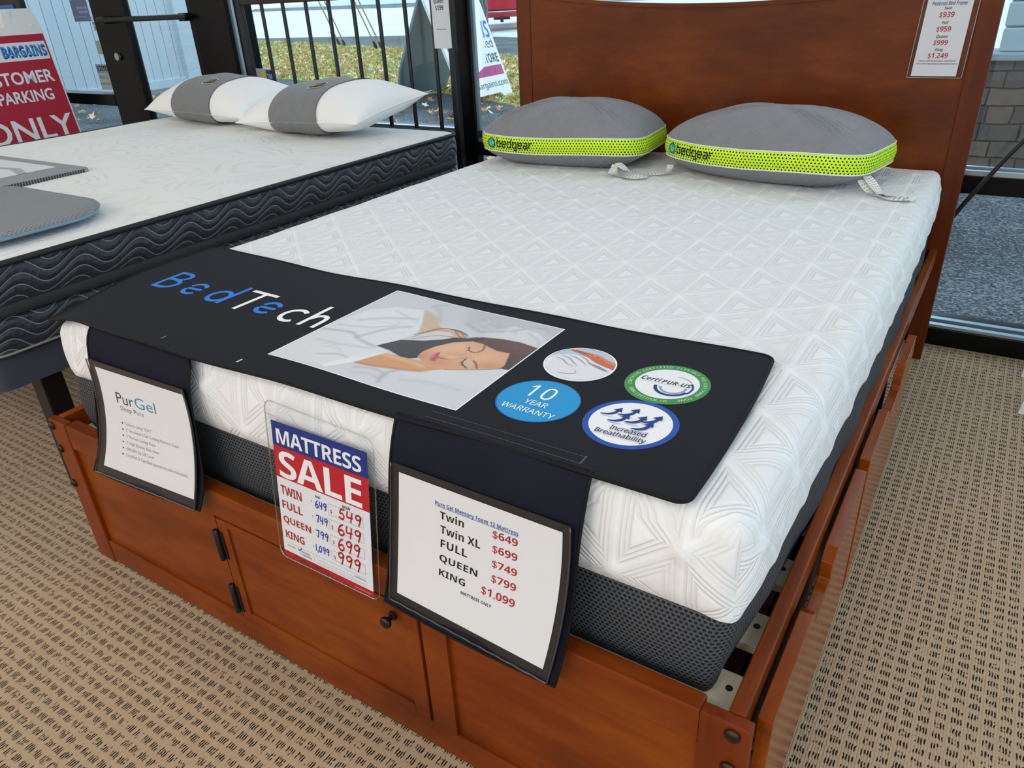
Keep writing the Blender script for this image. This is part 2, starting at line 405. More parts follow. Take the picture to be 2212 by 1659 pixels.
# ---- flat printing: text, strokes and shapes laid on a surface S(u, v, lift)
def sty(s, st):
    if st == 'n': return s
    A, a, d = {'r': (0x1D5A0, 0x1D5BA, 0x1D7E2), 'b': (0x1D5D4, 0x1D5EE, 0x1D7EC), 'i': (0x1D608, 0x1D622, 0x1D7E2), 'bi': (0x1D63C, 0x1D656, 0x1D7EC)}[st]
    return ''.join(chr(A+ord(c)-65) if 'A' <= c <= 'Z' else chr(a+ord(c)-97) if 'a' <= c <= 'z' else chr(d+ord(c)-48) if '0' <= c <= '9' else c for c in s)
TC = {}
def text_geo(s, st='r', space=1.0, bold=0.0):
    key = (s, st, space, bold)
    if key in TC: return TC[key]
    cu = bpy.data.curves.new('t', 'FONT'); cu.body = sty(s, st); cu.resolution_u = 3; cu.space_character = space; cu.offset = bold
    o = bpy.data.objects.new('t', cu); COL.objects.link(o)
    dg = bpy.context.evaluated_depsgraph_get(); dg.update()
    me = bpy.data.meshes.new_from_object(o.evaluated_get(dg))
    r = ([(q.co.x, q.co.y) for q in me.vertices], [tuple(p.vertices) for p in me.polygons])
    bpy.data.objects.remove(o); bpy.data.curves.remove(cu); bpy.data.meshes.remove(me)
    TC[key] = r; return r
def smoothpath(P, n=6):
    if len(P) < 3: return P
    out = []
    for i in range(len(P)-1):
        p0 = P[max(i-1, 0)]; p1 = P[i]; p2 = P[i+1]; p3 = P[min(i+2, len(P)-1)]
        for k in range(n):
            t = k/n; out.append(tuple(.5*((2*b)+(-a+c)*t+(2*a-5*b+4*c-d)*t*t+(-a+3*b-3*c+d)*t**3) for a, b, c, d in zip(p0, p1, p2, p3)))
    return out+[P[-1]]
class Print:
    def __init__(s): s.layers = []; s.mats = []; s.lv = 0
    def mat(s, m):
        m = ink(m) if isinstance(m, str) else m
        if m not in s.mats: s.mats.append(m)
        return s.mats.index(m)
    def up(s): s.lv += 1; return s
    def raw(s, vs, fs, m): s.layers.append((vs, fs, s.mat(m), s.lv)); return s
    def poly(s, P, m): return s.raw(list(P), [tuple(range(len(P)))], m)
    def rect(s, x0, y0, x1, y1, m): return s.poly([(x0, y0), (x1, y0), (x1, y1), (x0, y1)], m)
    def frame(s, x0, y0, x1, y1, t, m):
        s.rect(x0, y0, x1, y0+t, m); s.rect(x0, y1-t, x1, y1, m); s.rect(x0, y0+t, x0+t, y1-t, m); return s.rect(x1-t, y0+t, x1, y1-t, m)
    def disc(s, cx, cy, rx, ry, m, n=48): return s.poly([(cx+rx*math.cos(2*math.pi*k/n), cy+ry*math.sin(2*math.pi*k/n)) for k in range(n)], m)
    def ring(s, cx, cy, r0, r1, m, a0=0, a1=360, n=64, k=1.0):
        vs = []
        for i in range(n+1):
            a = math.radians(a0+(a1-a0)*i/n); vs += [(cx+r0*math.cos(a)*k, cy+r0*math.sin(a)), (cx+r1*math.cos(a)*k, cy+r1*math.sin(a))]
        return s.raw(vs, [(2*i, 2*i+1, 2*i+3, 2*i+2) for i in range(n)], m)
    def text(s, t, x0, y0, x1, y1, m, st='r', space=1.0, bold=0.0, sh=0.0, flip=False, fat=0.0):
        if fat:
            for d in (-fat, fat): s.text(t, x0+fat+d, y0, x1-fat+d, y1, m, st, space, bold, sh, flip)
        vs, fs = text_geo(t, st, space, bold)
        if not vs: return s
        a = np.array(vs); mn = a.min(0); mx = a.max(0); q = (a-mn)/np.maximum(mx-mn, 1e-6)
        if flip: q[:, 0] = 1-q[:, 0]
        return s.raw([(x0+(x1-x0)*u+sh*v*(y1-y0), y0+(y1-y0)*v) for u, v in q], fs, m)
    def textc(s, t, cx, y, h, m, st='r', width=None, bold=0.0, align='c', asp=1.0, **k):
        vs, fs = text_geo(t, st, 1.0, bold); a = np.array(vs); wd = (a[:, 0].max()-a[:, 0].min())/.7*h*asp
        hh = (a[:, 1].max()-a[:, 1].min())/.7*h; lo = a[:, 1].min()/.7*h
        if width: wd = width
        x0 = cx-wd/2 if align == 'c' else cx
        return s.text(t, x0, y+lo, x0+wd, y+lo+hh, m, st, bold=bold, **k)
    def arctext(s, t, cx, cy, r, h, a0, a1, m, st='b', inward=False):
        n = len(t)
        for i, ch in enumerate(t):
            if ch == ' ': continue
            a = math.radians(a0+(a1-a0)*(i+.5)/n)
            vs, fs = text_geo(ch, st); q = np.array(vs); mid = (q[:, 0].min()+q[:, 0].max())/2
            sc = h/.7; co, si = math.cos(a), math.sin(a); out = []
            for px, py in q:
                tx = (px-mid)*sc; ty = py*sc
                if inward: rr = r-ty; out.append((cx+rr*co-tx*si, cy+rr*si+tx*co))
                else: rr = r+ty; out.append((cx+rr*co+tx*si, cy+rr*si-tx*co))
            s.raw(out, fs, m)
        return s
    def stroke(s, P, wd, m, smooth=True, taper=False):
        P = smoothpath(P) if smooth else list(P)
        vs = []; n = len(P)
        for i, p in enumerate(P):
            a = P[max(i-1, 0)]; b = P[min(i+1, n-1)]
            dx, dy = b[0]-a[0], b[1]-a[1]; L = math.hypot(dx, dy) or 1
            k = 1.0
            if not smooth and 0 < i < n-1:
                d1 = math.hypot(p[0]-a[0], p[1]-a[1]) or 1; d2 = math.hypot(b[0]-p[0], b[1]-p[1]) or 1
                u = ((p[0]-a[0])/d1+(b[0]-p[0])/d2, (p[1]-a[1])/d1+(b[1]-p[1])/d2); L = math.hypot(*u) or 1; dx, dy = u; k = min(2.0, 2/L)
            ww = wd/2*k*(1 if not taper else max(.12, math.sin(math.pi*min(1, .08+.92*i/(n-1)))))
            vs += [(p[0]-dy/L*ww, p[1]+dx/L*ww), (p[0]+dy/L*ww, p[1]-dx/L*ww)]
        return s.raw(vs, [(2*i, 2*i+1, 2*i+3, 2*i+2) for i in range(n-1)], m)
    def build(s, name, S, parent, cuts_u=(), cuts_v=(), lift=.0004, step=.00025, flipn=False, **pr):
        mb = MB()
        for vs, fs, mi, lv in s.layers:
            bm = bmesh.new(); bv = [bm.verts.new((p[0], p[1], 0)) for p in vs]
            for f in fs:
                try: bm.faces.new([bv[i] for i in f])
                except ValueError: pass
            bmesh.ops.triangulate(bm, faces=[f for f in bm.faces if len(f.verts) > 4])
            for cs, nrm in ((cuts_u, (1, 0, 0)), (cuts_v, (0, 1, 0))):
                for c in cs:
                    co = (c, 0, 0) if nrm[0] else (0, c, 0)
                    bmesh.ops.bisect_plane(bm, geom=bm.verts[:]+bm.edges[:]+bm.faces[:], plane_co=co, plane_no=nrm, dist=1e-6)
            bm.verts.index_update()
            mb.add([S(q.co.x, q.co.y, lift+lv*step) for q in bm.verts], [[q.index for q in f.verts] for f in bm.faces], mi); bm.free()
        return mb.build(name, s.mats, parent, recalc=False, **pr)
DIG = {'6': [[(.8, .97), (.35, .72), (.1, .32), (.3, .02), (.7, .04), (.9, .28), (.6, .48), (.2, .32)]],
       '4': [[(.2, 1), (.08, .5), (.35, .44), (.95, .52)], [(.85, 1), (.6, 0)]],
       '9': [[(.92, .82), (.6, .99), (.18, .8), (.3, .55), (.7, .6), (.92, .85), (.78, .45), (.55, 0)]],
       '7': [[(.05, .93), (.5, .93), (.95, .97)], [(.95, .97), (.65, .5), (.45, 0)]],
       '5': [[(.95, .98), (.42, .95)], [(.42, .95), (.25, .56), (.6, .58), (.82, .35), (.6, .04), (.05, .14)]],
       '1': [[(.55, 1), (.5, 0)]], '0': [[(.5, .95), (.15, .6), (.2, .15), (.55, .05), (.85, .4), (.75, .85), (.5, .95)]],
       ',': [[(.6, .15), (.45, -.2)]], '2': [[(.1, .75), (.45, 1), (.8, .75), (.5, .35), (.1, .02), (.95, .05)]]}
def hand(pr, t, x0, y0, x1, y1, wd, m):
    ws = [.45 if c in '1,' else 1 for c in t]; tot = sum(ws); x = x0
    for c, k in zip(t, ws):
        cw = (x1-x0)*k/tot
        for st in DIG[c]: pr.stroke([(x+cw*(.08+.84*p[0]), y0+(y1-y0)*p[1]) for p in st], wd, m)
        x += cw
def quadS(TL, TR, BR, BL, lift_dir=None, curve=None):
    TL, TR, BR, BL = map(Vector, (TL, TR, BR, BL))
    nrm = ((TR-TL).cross(TL-BL)).normalized() if lift_dir is None else Vector(lift_dir).normalized()
    def S(u, v, h=0.0):
        p = BL*(1-u)*(1-v)+BR*u*(1-v)+TR*u*v+TL*(1-u)*v
        if curve: p = p+Vector(curve(u, v))
        return p+nrm*h
    return S

# ------------------------------------------------------------------ the setting
def struct(name, mb, m, **k): return mb.build(name, m, kind='structure', **k)
WY = 2.26      # inner face of the window wall
struct('floor', MB().box(-6.2, 4.2, -6.0, WY+.08, -.06, 0), M_CARPET)
struct('ceiling', MB().box(-6.2, 4.2, -6.0, WY+.2, 2.95, 3.05), M_WALL)
struct('wall_left', MB().box(-6.3, -6.2, -6.0, WY+.2, 0, 2.95), M_WALL)
struct('wall_front', MB().box(-6.2, 4.2, -6.1, -6.0, 0, 2.95), M_WALL)
# right side of the shop: a low wall with a wide shop window above it
struct('wall_right', MB().box(4.2, 4.3, -6.0, WY+.2, 0, .25).box(4.2, 4.3, -6.0, WY+.2, 2.7, 2.95).box(4.2, 4.3, -6.0, -4.6, .25, 2.7), M_WALL)
struct('wall_back', MB().box(-6.2, 4.2, WY, WY+.16, 2.55, 2.95), M_WALL)
fr = MB()
fr.box(-.47, -.352, WY, WY+.05, 0, 2.55, .004)               # main upright
fr.box(1.75+.9, 1.87+.9, WY, WY+.16, 0, 2.55, .004)
fr.box(-.35, 2.65, WY, WY+.14, .552, .612, .003)            # transom, right of the upright
fr.box(-1.92, -.47, WY, WY+.14, .552, .655, .003)
fr.box(-.35, 4.2, WY-.01, WY+.16, 0, .068, .004)
fr.box(-1.92, -.47, WY-.01, WY+.16, 0, .068, .004)
fr.box(2.77, 4.2, WY, WY+.14, .552, .612, .003)
fr.box(-2.212, -1.915, WY-.02, WY+.16, 0, 2.55, .006)       # door jamb
fr.box(-4.9, -3.2, WY, WY+.12, .683, .752, .003); fr.box(-6.2, -4.9, WY, WY+.16, 0, 2.55)
fr.box(-4.9, -3.2, WY, WY+.14, 0, .08, .003)
struct('trim_1', fr, M_FRAME)
al = MB()
al.box(-.354, -.338, WY+.012, WY+.03, .66, 2.5); al.box(-.35, 2.65, WY+.01, WY+.028, .611, .626); al.box(-.35, 2.65, WY+.06, WY+.075, .611, .63)
al.box(-.35, 4.2, WY-.004, WY+.02, .067, .078); al.box(-.35, 4.2, WY+.045, WY+.07, .067, .082)
al.box(-1.915, -1.893, WY+.005, WY+.02, .66, 2.5); al.box(-1.9, -.47, WY+.02, WY+.05, .654, .664)
struct('trim_2', al, M_ALU)
def pane(name, x0, x1, z0, z1, y=WY+.08):
    return struct(name, MB().box(x0, x1, y, y+.006, z0, z1), M_GLASS)
pane('window_1', -.35, 2.65, .61, 2.55); pane('window_2', -.35, 2.65, .07, .552)
pane('window_3', -1.915, -.47, .655, 2.55); pane('window_4', -1.915, -.47, .07, .552)
pane('window_5', -4.9, -3.2, .752, 2.55); pane('window_6', -4.9, -3.2, .08, .683)
struct('window_7', MB().box(4.24, 4.246, -4.6, WY+.1, .25, 2.7), M_GLASS)
fr2 = MB()
for yy in (-4.6, -2.9, -1.2, .5, 2.2): fr2.box(4.2, 4.3, yy-.04, yy+.04, .25, 2.7)
struct('trim_3', fr2, M_FRAME)
# the glazed entrance door
dr = thing('door_1', (-2.6, WY, 0), None, None); props(dr, kind='structure')
db = MB().box(-3.195, -2.86, WY+.0, WY+.05, .02, 2.4, .006).box(-2.26, -2.215, WY, WY+.05, .02, 2.4, .004).box(-2.86, -2.26, WY, WY+.05, .02, .22, .004).box(-2.86, -2.26, WY, WY+.05, 2.2, 2.4)
db.build('door_frame', M_FRAME, dr)
MB().box(-2.86, -2.26, WY+.02, WY+.026, .22, 2.2).build('pane', M_GLASS, dr)
MB().box(-3.05, -2.2, WY-.075, WY-.045, 1.168, 1.196, .008).box(-3.05, -3.0, WY-.05, WY, 1.16, 1.2).box(-2.28, -2.23, WY-.05, WY, 1.16, 1.2).build('push_bar', M_BLACK, dr)
MB().lathe([(.022, -.02), (.022, -.005), (.015, 0), (.0, 0)][::1], (-3.02, WY, .978), 'y', 20).build('lock_cylinder', flat('brushed_steel', '#b8bcc0', .3, metal=.9), dr, smooth=40)

# ------------------------------------------------------------------ outdoors
GZ = -.1
struct('pavement', MB().box(-40, 12, WY+.16, 24, GZ-.3, GZ), M_ASPH)
gE = [(-31, 23.2), (-22.7, 20.9), (-17, 18.7), (-13.6, 17.25), (-8.45, 14.9), (-3, 12.4), (3, 9.8)]
gF = [(3, 4.9), (-.5, 6.5), (-3.63, 7.9), (-5.55, 8.8), (-7.06, 9.35), (-9.0, 9.75), (-10.8, 10.2), (-12.9, 10.3), (-31, 14.5)]
struct('lawn', MB().prism(gE+gF, 'z', GZ-.02, GZ+.02), grassm())
rd = MB(); a0 = Vector((-.40, 1, 0)).normalized(); al_ = Vector((1, -.42, 0)).normalized()
def RP(s, d):   # along-road, away
    hz = [(-.6, GZ-.02), (0, GZ+.0), (4, GZ-.02), (22, .45), (24, .62), (24.3, .74), (45, 1.5), (90, 3.2)]
    for (d0, z0), (d1, z1) in zip(hz, hz[1:]):
        if d0 <= d <= d1: z = z0+(z1-z0)*(d-d0)/(d1-d0)
    base = Vector((-13.6, 17.25, 0))+al_*s+Vector((-al_.y, al_.x, 0))*d
    return (base.x, base.y, z)
ds = [-.6, 0, 4, 12, 22]
rd.add([RP(s, d) for d in ds for s in (-90, 60)], [(2*i, 2*i+1, 2*i+3, 2*i+2) for i in range(len(ds)-1)])
struct('road', rd, roadm())
kb = MB(); kb.add([RP(s, d) for d in (22, 24, 24.3) for s in (-90, 60)], [(0, 1, 3, 2), (2, 3, 5, 4)])
struct('curb', kb, flat('kerb_grey', '#5d6b74', .8))
fl = MB(); fl.add([RP(s, d) for d in (24.3, 45, 90) for s in (-90, 60)], [(0, 1, 3, 2), (2, 3, 5, 4)])
struct('far_pavement', fl, flat('far_concrete', '#b9cad0', .8))
# grass blades and fallen leaves: nobody could count them
def inlawn(n):
    P = []
    while len(P) < n:
        x = RS.uniform(-27, 0); y = RS.uniform(6.5, 22)
        lo = np.interp(x, [p[0] for p in gF[::-1]], [p[1] for p in gF[::-1]]); hi = np.interp(x, [p[0] for p in gE], [p[1] for p in gE])
        if lo < y < hi: P.append((x, y))
    return np.array(P)
P = inlawn(26000); n = len(P); h = RS.uniform(.03, .10, n); a = RS.uniform(0, 2*math.pi, n); wd = RS.uniform(.006, .014, n)*(1+P[:, 1]/12)
V = np.zeros((n, 3, 3)); V[:, :, 0] = P[:, :1]; V[:, :, 1] = P[:, 1:]; V[:, :, 2] = GZ+.015
V[:, 0, 0] -= wd*np.cos(a); V[:, 0, 1] -= wd*np.sin(a); V[:, 1, 0] += wd*np.cos(a); V[:, 1, 1] += wd*np.sin(a)
V[:, 2, 2] += h; V[:, 2, 0] += RS.normal(0, .02, n); V[:, 2, 1] += RS.normal(0, .02, n)
gb = MB(); gb.v = [tuple(p) for p in V.reshape(-1, 3)]; gb.f = [(3*i, 3*i+1, 3*i+2) for i in range(n)]; gb.mi = [int(t) for t in RS.randint(0, 3, n)]; gb.uv = [None]*n
gb.build('grass_blades', [flat('blade_a', '#8fb060', .8), flat('blade_b', '#b3c877', .8), flat('blade_c', '#74a04f', .8)], recalc=False, label='green grass blades on the roadside strip beyond the window', cat='grass', kind='stuff')
P = np.vstack([inlawn(13000), np.column_stack([RS.uniform(-12, 1.3, 260), RS.uniform(4.8, 9.3, 260)]), np.column_stack([RS.uniform(-7, -2, 60), RS.uniform(6.2, 8.3, 60)])])
lm = MB()
star = [(1, 0), (.35, .25), (.31, .95), (-.13, .4), (-.81, .59), (-.42, 0), (-.81, -.59), (-.13, -.4), (.31, -.95), (.35, -.25)]
for (x, y) in P:
    s = RS.uniform(.035, .075); a = RS.uniform(0, 6.3); tx, ty = RS.normal(0, .35, 2); co, si = math.cos(a)*s, math.sin(a)*s
    vs = [(x+p*co-q*si, y+p*si+q*co, GZ+.035+abs(RS.normal(0, .012))+(p*tx+q*ty)*s+.25*s*(p*p+q*q)) for p, q in star]+[(x, y, GZ+.03)]
    lm.add(vs, [(i, (i+1) % 10, 10) for i in range(10)], int(RS.randint(0, 5)))
lm.build('fallen_leaves', [flat('leaf_a', '#d9a565', .7), flat('leaf_b', '#e6c99b', .7), flat('leaf_c', '#c97f4e', .7), flat('leaf_d', '#ece0c6', .7), flat('leaf_e', '#c79a5e', .7)], recalc=False, label='dry orange and tan leaves scattered over the lawn and pavement', cat='leaves', kind='stuff')

def tree(x, y, r, label):
    path = [(x+.02*math.sin(k), y+.02*math.cos(2*k), GZ-.05+k*.3) for k in range(16)]
    rr = [r*(1.55 if k == 0 else 1.2 if k == 1 else 1.0-.012*k) for k in range(16)]
    mb = MB().tube(path, rr, 20)
    for i, v in enumerate(mb.v):
        q = 1+.05*math.sin(i*2.3)+.04*math.sin(i*5.1); cx, cy = path[min(i//20, 15)][:2]; mb.v[i] = (cx+(v[0]-cx)*q, cy+(v[1]-cy)*q, v[2])
    t = thing('tree', (x, y, GZ), label, 'tree'); mb.build('trunk', M_BARK, t, smooth=180)
M_BARK = bark()
tree(-11.95, 19.0, .26, 'rough grey tree trunk behind the white sandwich board on the lawn')
tree(-21.3, 16.4, .36, 'rough grey tree trunk beside the end of the white board fence')

# white board fence left of the entrance
FX = -11.4
fc = thing('board_fence', (FX, 6.0, GZ), 'white vertical board fence outside the glass entrance door', 'fence')
M_VFENCE = flat('white_vinyl', '#bccad2', .5)
fb = MB(); yb = 2.9
while yb < 8.55:
    fb.box(FX-.02, FX+.0, yb+.004, yb+.176, .10, 2.6, .004, 1); yb += .18
fb.box(FX-.03, FX-.018, 2.9, 8.6, .1, 2.6); fb.build('fence_boards', M_VFENCE, fc)
MB().box(FX-.03, FX+.03, 2.9, 8.6, -.04, .105, .006).build('bottom_rail', M_VFENCE, fc)
MB().box(FX-.1, FX+.1, 8.58, 8.86, GZ, 2.7, .012).build('end_post', M_VFENCE, fc)
MB().box(FX-.1, FX+.06, 5.0, 5.2, GZ, 2.7, .012).build('middle_post', M_VFENCE, fc)

# stone-faced wall across the yard on the right
struct('wall_stone', MB().box(1.50, 8.5, 5.9, 6.3, GZ, .64), stone())
struct('trim_4', MB().box(1.47, 8.5, 5.86, 6.3, .64, .69, .01), flat('ledge_cap', '#8c9aa2', .7))
sd = MB()
for k in range(9): sd.box(1.53, 8.5, 5.93+.0, 6.2, .69+k*.16, .845+k*.16, .012, 1)
struct('wall_siding', sd, flat('blue_grey_siding', '#9db1bb', .6))

# guy wires of a utility pole
def wire(a, b, label):
    a, b = Vector(a), Vector(b); t = thing('guy_wire', a, label, 'wire', 'utility pole guy wires')
    up = a+(b-a)*3.2; d = (up-a).normalized()
    MB().tube([a+d*.5, up], .02, 8).build('steel_cable', flat('galvanised_cable', '#c9c4b4', .5, metal=.3), t, smooth=180)
    MB().tube([a, a+d*.25, a+d*.5], [.03, .05, .03], 8).build('anchor_rod', M_BLACK, t, smooth=60)
wire((-17.12, 18.5, GZ), (-15.9, 16.6, 1.30), 'first slanting guy wire seen between the black headboard bars, counted from the door side')
wire((-16.7, 18.3, GZ), (-15.35, 16.3, 1.28), 'second slanting guy wire from the door side, close beside the first')
wire((-14.30, 17.1, GZ), (-13.2, 15.2, 1.25), 'third slanting guy wire from the door side, nearer the sandwich board')
wire((-13.95, 16.95, GZ), (-12.85, 15.0, 1.23), 'fourth slanting guy wire from the door side, nearest the white sandwich board')

# red pickup on the road, seen from the back
tx, ty = -14.85, 24.6; ang = math.atan2(tx-1.73, ty+.65)
trk = thing('pickup_truck', (tx, ty, -.05), 'red pickup truck on the road, its back end beyond the tree', 'truck')
fwd = Vector((math.sin(ang), math.cos(ang), 0)); rt = Vector((math.cos(ang), -math.sin(ang), 0))
def TB(parts, name, m, par=None, **k):
    mb = MB()
    for (x0, x1, y0, y1, z0, z1, bv) in parts: mb.box(x0, x1, y0, y1, z0, z1, bv)
    mb.v = [tuple(Vector((tx, ty, -.05))+rt*p[0]+fwd*p[1]+Vector((0, 0, p[2]))) for p in mb.v]
    return mb.build(name, m, trk, **k)
M_RED = flat('red_car_paint', '#b3122b', .25, coat=.6)
TB([(-.92, .92, .1, 5.2, .62, 1.15, .06), (-.86, .86, 1.9, 3.9, 1.1, 1.75, .12)], 'body', M_RED)
TB([(-.86, .86, .0, .1, .72, 1.14, .03)], 'tailgate', M_RED)
TB([(-.93, .93, -.1, .12, .46, .64, .04)], 'rear_bumper', flat('red_bumper', '#9b1328', .3, coat=.5))
TB([(-.94, .94, -.115, .0, .64, .665, .004)], 'bumper_trim', flat('pale_trim', '#e6d6da', .3))
TB([(-.06, .06, -.22, .1, .3, .46, .02), (-.3, .3, 0, .1, .38, .46, .01)], 'tow_hitch', M_BLACK)
for sx in (-.78, .78):
    for sy in (1.0, 4.3): TB([(sx-.13, sx+.13, sy-.38, sy+.38, 0.05, .75, .11)], 'wheel', flat('tyre', '#1b1b1d', .8))

# white sandwich board outside (two panels hinged at the top)
BL, BR = Vector((-4.213, 7.517, -0.100)), Vector((-4.294, 8.759, -0.100)); TL, TR = Vector((-4.854, 7.517, 1.334)), Vector((-4.878, 8.759, 1.310))
KL, KR = Vector((-6.001, 8.214, -0.100)), Vector((-5.922, 9.202, -0.100)); KTL, KTR = TL+Vector((-.05, 0, 0)), TR+Vector((-.05, 0, 0))
asn = thing('sandwich_board', ((BL+BR+KL+KR)/4), 'white sandwich board with shop lettering standing outside on the pavement', 'sign')
def panelmesh(S, outline, th):
    mb = MB(); n = len(outline)
    mb.add([S(u, v, 0) for u, v in outline]+[S(u, v, -th) for u, v in outline], [tuple(range(n)), tuple(range(n, 2*n))[::-1]]+[(i, (i+1) % n, n+(i+1) % n, n+i) for i in range(n)])
    return mb
SA = quadS(TL, TR, BR, BL)
legs = [(0, 1), (0, 0), (.17, 0), (.2, .04), (.26, .075), (.74, .075), (.8, .04), (.83, 0), (1, 0), (1, 1)]
panelmesh(SA, legs, .035).build('front_panel', M_WHITEPL, asn)
SK = quadS(KTR, KTL, KL, KR)
panelmesh(SK, [(.08, 1), (-.06, .3), (0, 0), (.2, 0), (.27, .05), (.73, .05), (.8, 0), (1, 0), (1.06, .3), (.92, 1)], .035).build('back_panel', flat('shaded_board_back', '#7d8f9a', .6), asn)  # inner side of the white board, its shade put into the grey
pr = Print()
pr.text('SLEEP', .06, .70, .62, .86, '#3f8fd0', 'b'); pr.text('BARGAINS', .06, .55, .97, .70, '#3f78c8', 'bi')
pr.text('Locally Owned', .06, .44, .94, .545, '#3d5a6a', 'r'); pr.text('MATTRESS STORE', .05, .335, .95, .415, '#2b4a62', 'b')
pr.rect(.04, .225, .96, .31, '#b0487c'); pr.text('sleepbargains.com', .06, .115, .97, .185, '#3d5a6a', 'r')
pr.build('lettering', SA, asn, lift=.004, step=.001)

# ------------------------------------------------------------------ the cherry storage bed
W = 1.619; HP = .402
bed = thing('storage_bed_frame', (W/2, 1.05, 0), 'cherry-stained storage bed frame with tall plain headboard and side drawers', 'bed frame')
def post(x0, x1, label=None):
    o = MB().box(x0, x1, 0, .0195, 0, HP, .0025, 2).build('foot_post', W_Z, bed)
    xc = (x0+x1)/2-.022 if x0 < .5 else (x0+x1)/2+.011
    for z in (.386, .323, .225):
        MB().lathe([(.0105, -.0005), (.0105, -.003), (.0085, -.0055), (.004, -.0072), (0.0002, -.0075)], (xc, 0, z), 'y', 20).build('bolt', M_BRONZE, o, smooth=50)
post(0, .0657); post(1.5535, W)
fp = MB()
fp.box(.0657, 1.5535, .002, .032, .336, HP-.002, .0025)            # top rail
fp.box(.0657, 1.5535, .002, .032, .004, .068, .0025)               # bottom rail
fp.box(1.085, 1.137, .002, .032, .066, .338, .001)                 # stile right of the door
fp.box(.545, .569, .002, .032, .066, .338, .0005)
fp.box(.06, .55, .010, .026, .06, .34); fp.box(1.13, 1.556, .010, .026, .06, .34)
fp.box(.56, 1.10, .028, .034, .06, .34)
fp.build('footboard', W_X, bed)
dm = MB()
dm.box(.5725, .602, .001, .022, .0705, .3335, .0015).box(1.045, 1.0785, .001, .022, .0705, .3335, .0015)
dm.box(.602, 1.045, .001, .022, .318, .3335, .001).box(.602, 1.045, .001, .022, .0705, .092, .001)
dm.box(.598, 1.05, .0055, .02, .08, .325)
door = dm.build('cabinet_door', W_X, bed)
for z0, z1 in ((.228, .305), (.085, .162)):
    MB().lathe([(.0048, 0), (.0062, .002), (.0062, z1-z0-.002), (.0048, z1-z0)], (.5675, -.0035, z0), 'z', 16).box(.5675, .583, -.001, .0012, z0+.004, z1-.004).build('hinge', M_BLACK, door, smooth=50)
MB().lathe([(.009, .001), (.009, -.002), (.0045, -.004), (.0042, -.011), (.010, -.014), (.0115, -.018), (.0095, -.022), (.003, -.0235), (.0002, -.0236)], (1.026, 0, .301), 'y', 24).build('knob', M_BRONZE, door, smooth=60)
MB().box(1.584, 1.606, .02, 2.099, .352, HP, .0025).build('side_rail', W_Y, bed)
MB().box(.006, .028, .02, 2.099, .03, HP, .0025).build('side_rail', W_Y, bed)
def drawer(y0, y1, n0, n1):
    z0, z1, zn = .035, .372, .322; r = .022
    prof = [(y0, z0), (y1, z0), (y1, z1), (n1+r, z1)]
    prof += [(n1+r*math.cos(t)*.6, z1-.006-(zn and 0)-.0) for t in (0,)]
    prof += [(n1-.004, z1-.016), (n1-.012, zn+.006), (n1-.022, zn), (n0+.022, zn), (n0+.012, zn+.006), (n0+.004, z1-.016), (n0-.013, z1-.006), (n0-r, z1), (y0, z1)]
    mb = MB().prism(prof, 'x', 1.6145, 1.6345)
    o = mb.build('drawer_front', wood_d, bed)
    bv = o.modifiers.new('edge', 'BEVEL'); bv.width = .0016; bv.segments = 2; bv.limit_method = 'ANGLE'; bv.angle_limit = math.radians(40)
    return o
wood_d = wood('drawer_wood', 'y', '#5a2407', '#813908', '#9a4e10', .17)
drawer(.052, .702, .292, .424); drawer(.742, 1.412, .985, 1.192)
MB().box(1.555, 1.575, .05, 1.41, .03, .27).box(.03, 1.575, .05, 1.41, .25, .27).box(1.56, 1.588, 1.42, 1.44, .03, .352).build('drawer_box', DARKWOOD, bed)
for yy in (.085, .215, .36, .52, .70, .90, 1.10, 1.30, 1.50, 1.70, 1.86, 2.02):
    sl = MB().box(.030, 1.583, yy-.036, yy+.034, .343, .3585, .001).build('slat', M_SLAT, bed)
    for sx in (.06, 1.566):
        MB().lathe([(.0055, 0), (.005, .0012), (.0002, .0013)], (sx, yy+.005, .3582), 'z', 12).build('screw', M_BLACK, sl)
hb = MB()
def topz(x): return 1.154+.06*((x-.83)/.78)**2
n = 40; poly = [(x, .25) for x in (.056, 1.572)]+[(x, topz(x)) for x in np.linspace(1.572, .056, n)]
hb.prism(poly, 'y', 2.101, 2.135)
for i in range(n-1):
    xa, xb = np.linspace(.056, 1.572, n)[i:i+2]
    hb.add([(xa, 2.094, topz(xa)+.001), (xb, 2.094, topz(xb)+.001), (xb, 2.14, topz(xb)+.001), (xa, 2.14, topz(xa)+.001), (xa, 2.094, topz(xa)-.012), (xb, 2.094, topz(xb)-.012)], [(0, 1, 2, 3), (4, 5, 1, 0)])
hbo = hb.build('headboard', H_X, bed)
MB().box(-.006, .056, 2.0965, 2.142, 0, 1.235, .003).build('headboard_post', H_Z, hbo)
MB().box(1.5715, 1.6305, 2.0965, 2.142, 0, 1.235, .003).build('headboard_post', H_Z, hbo)

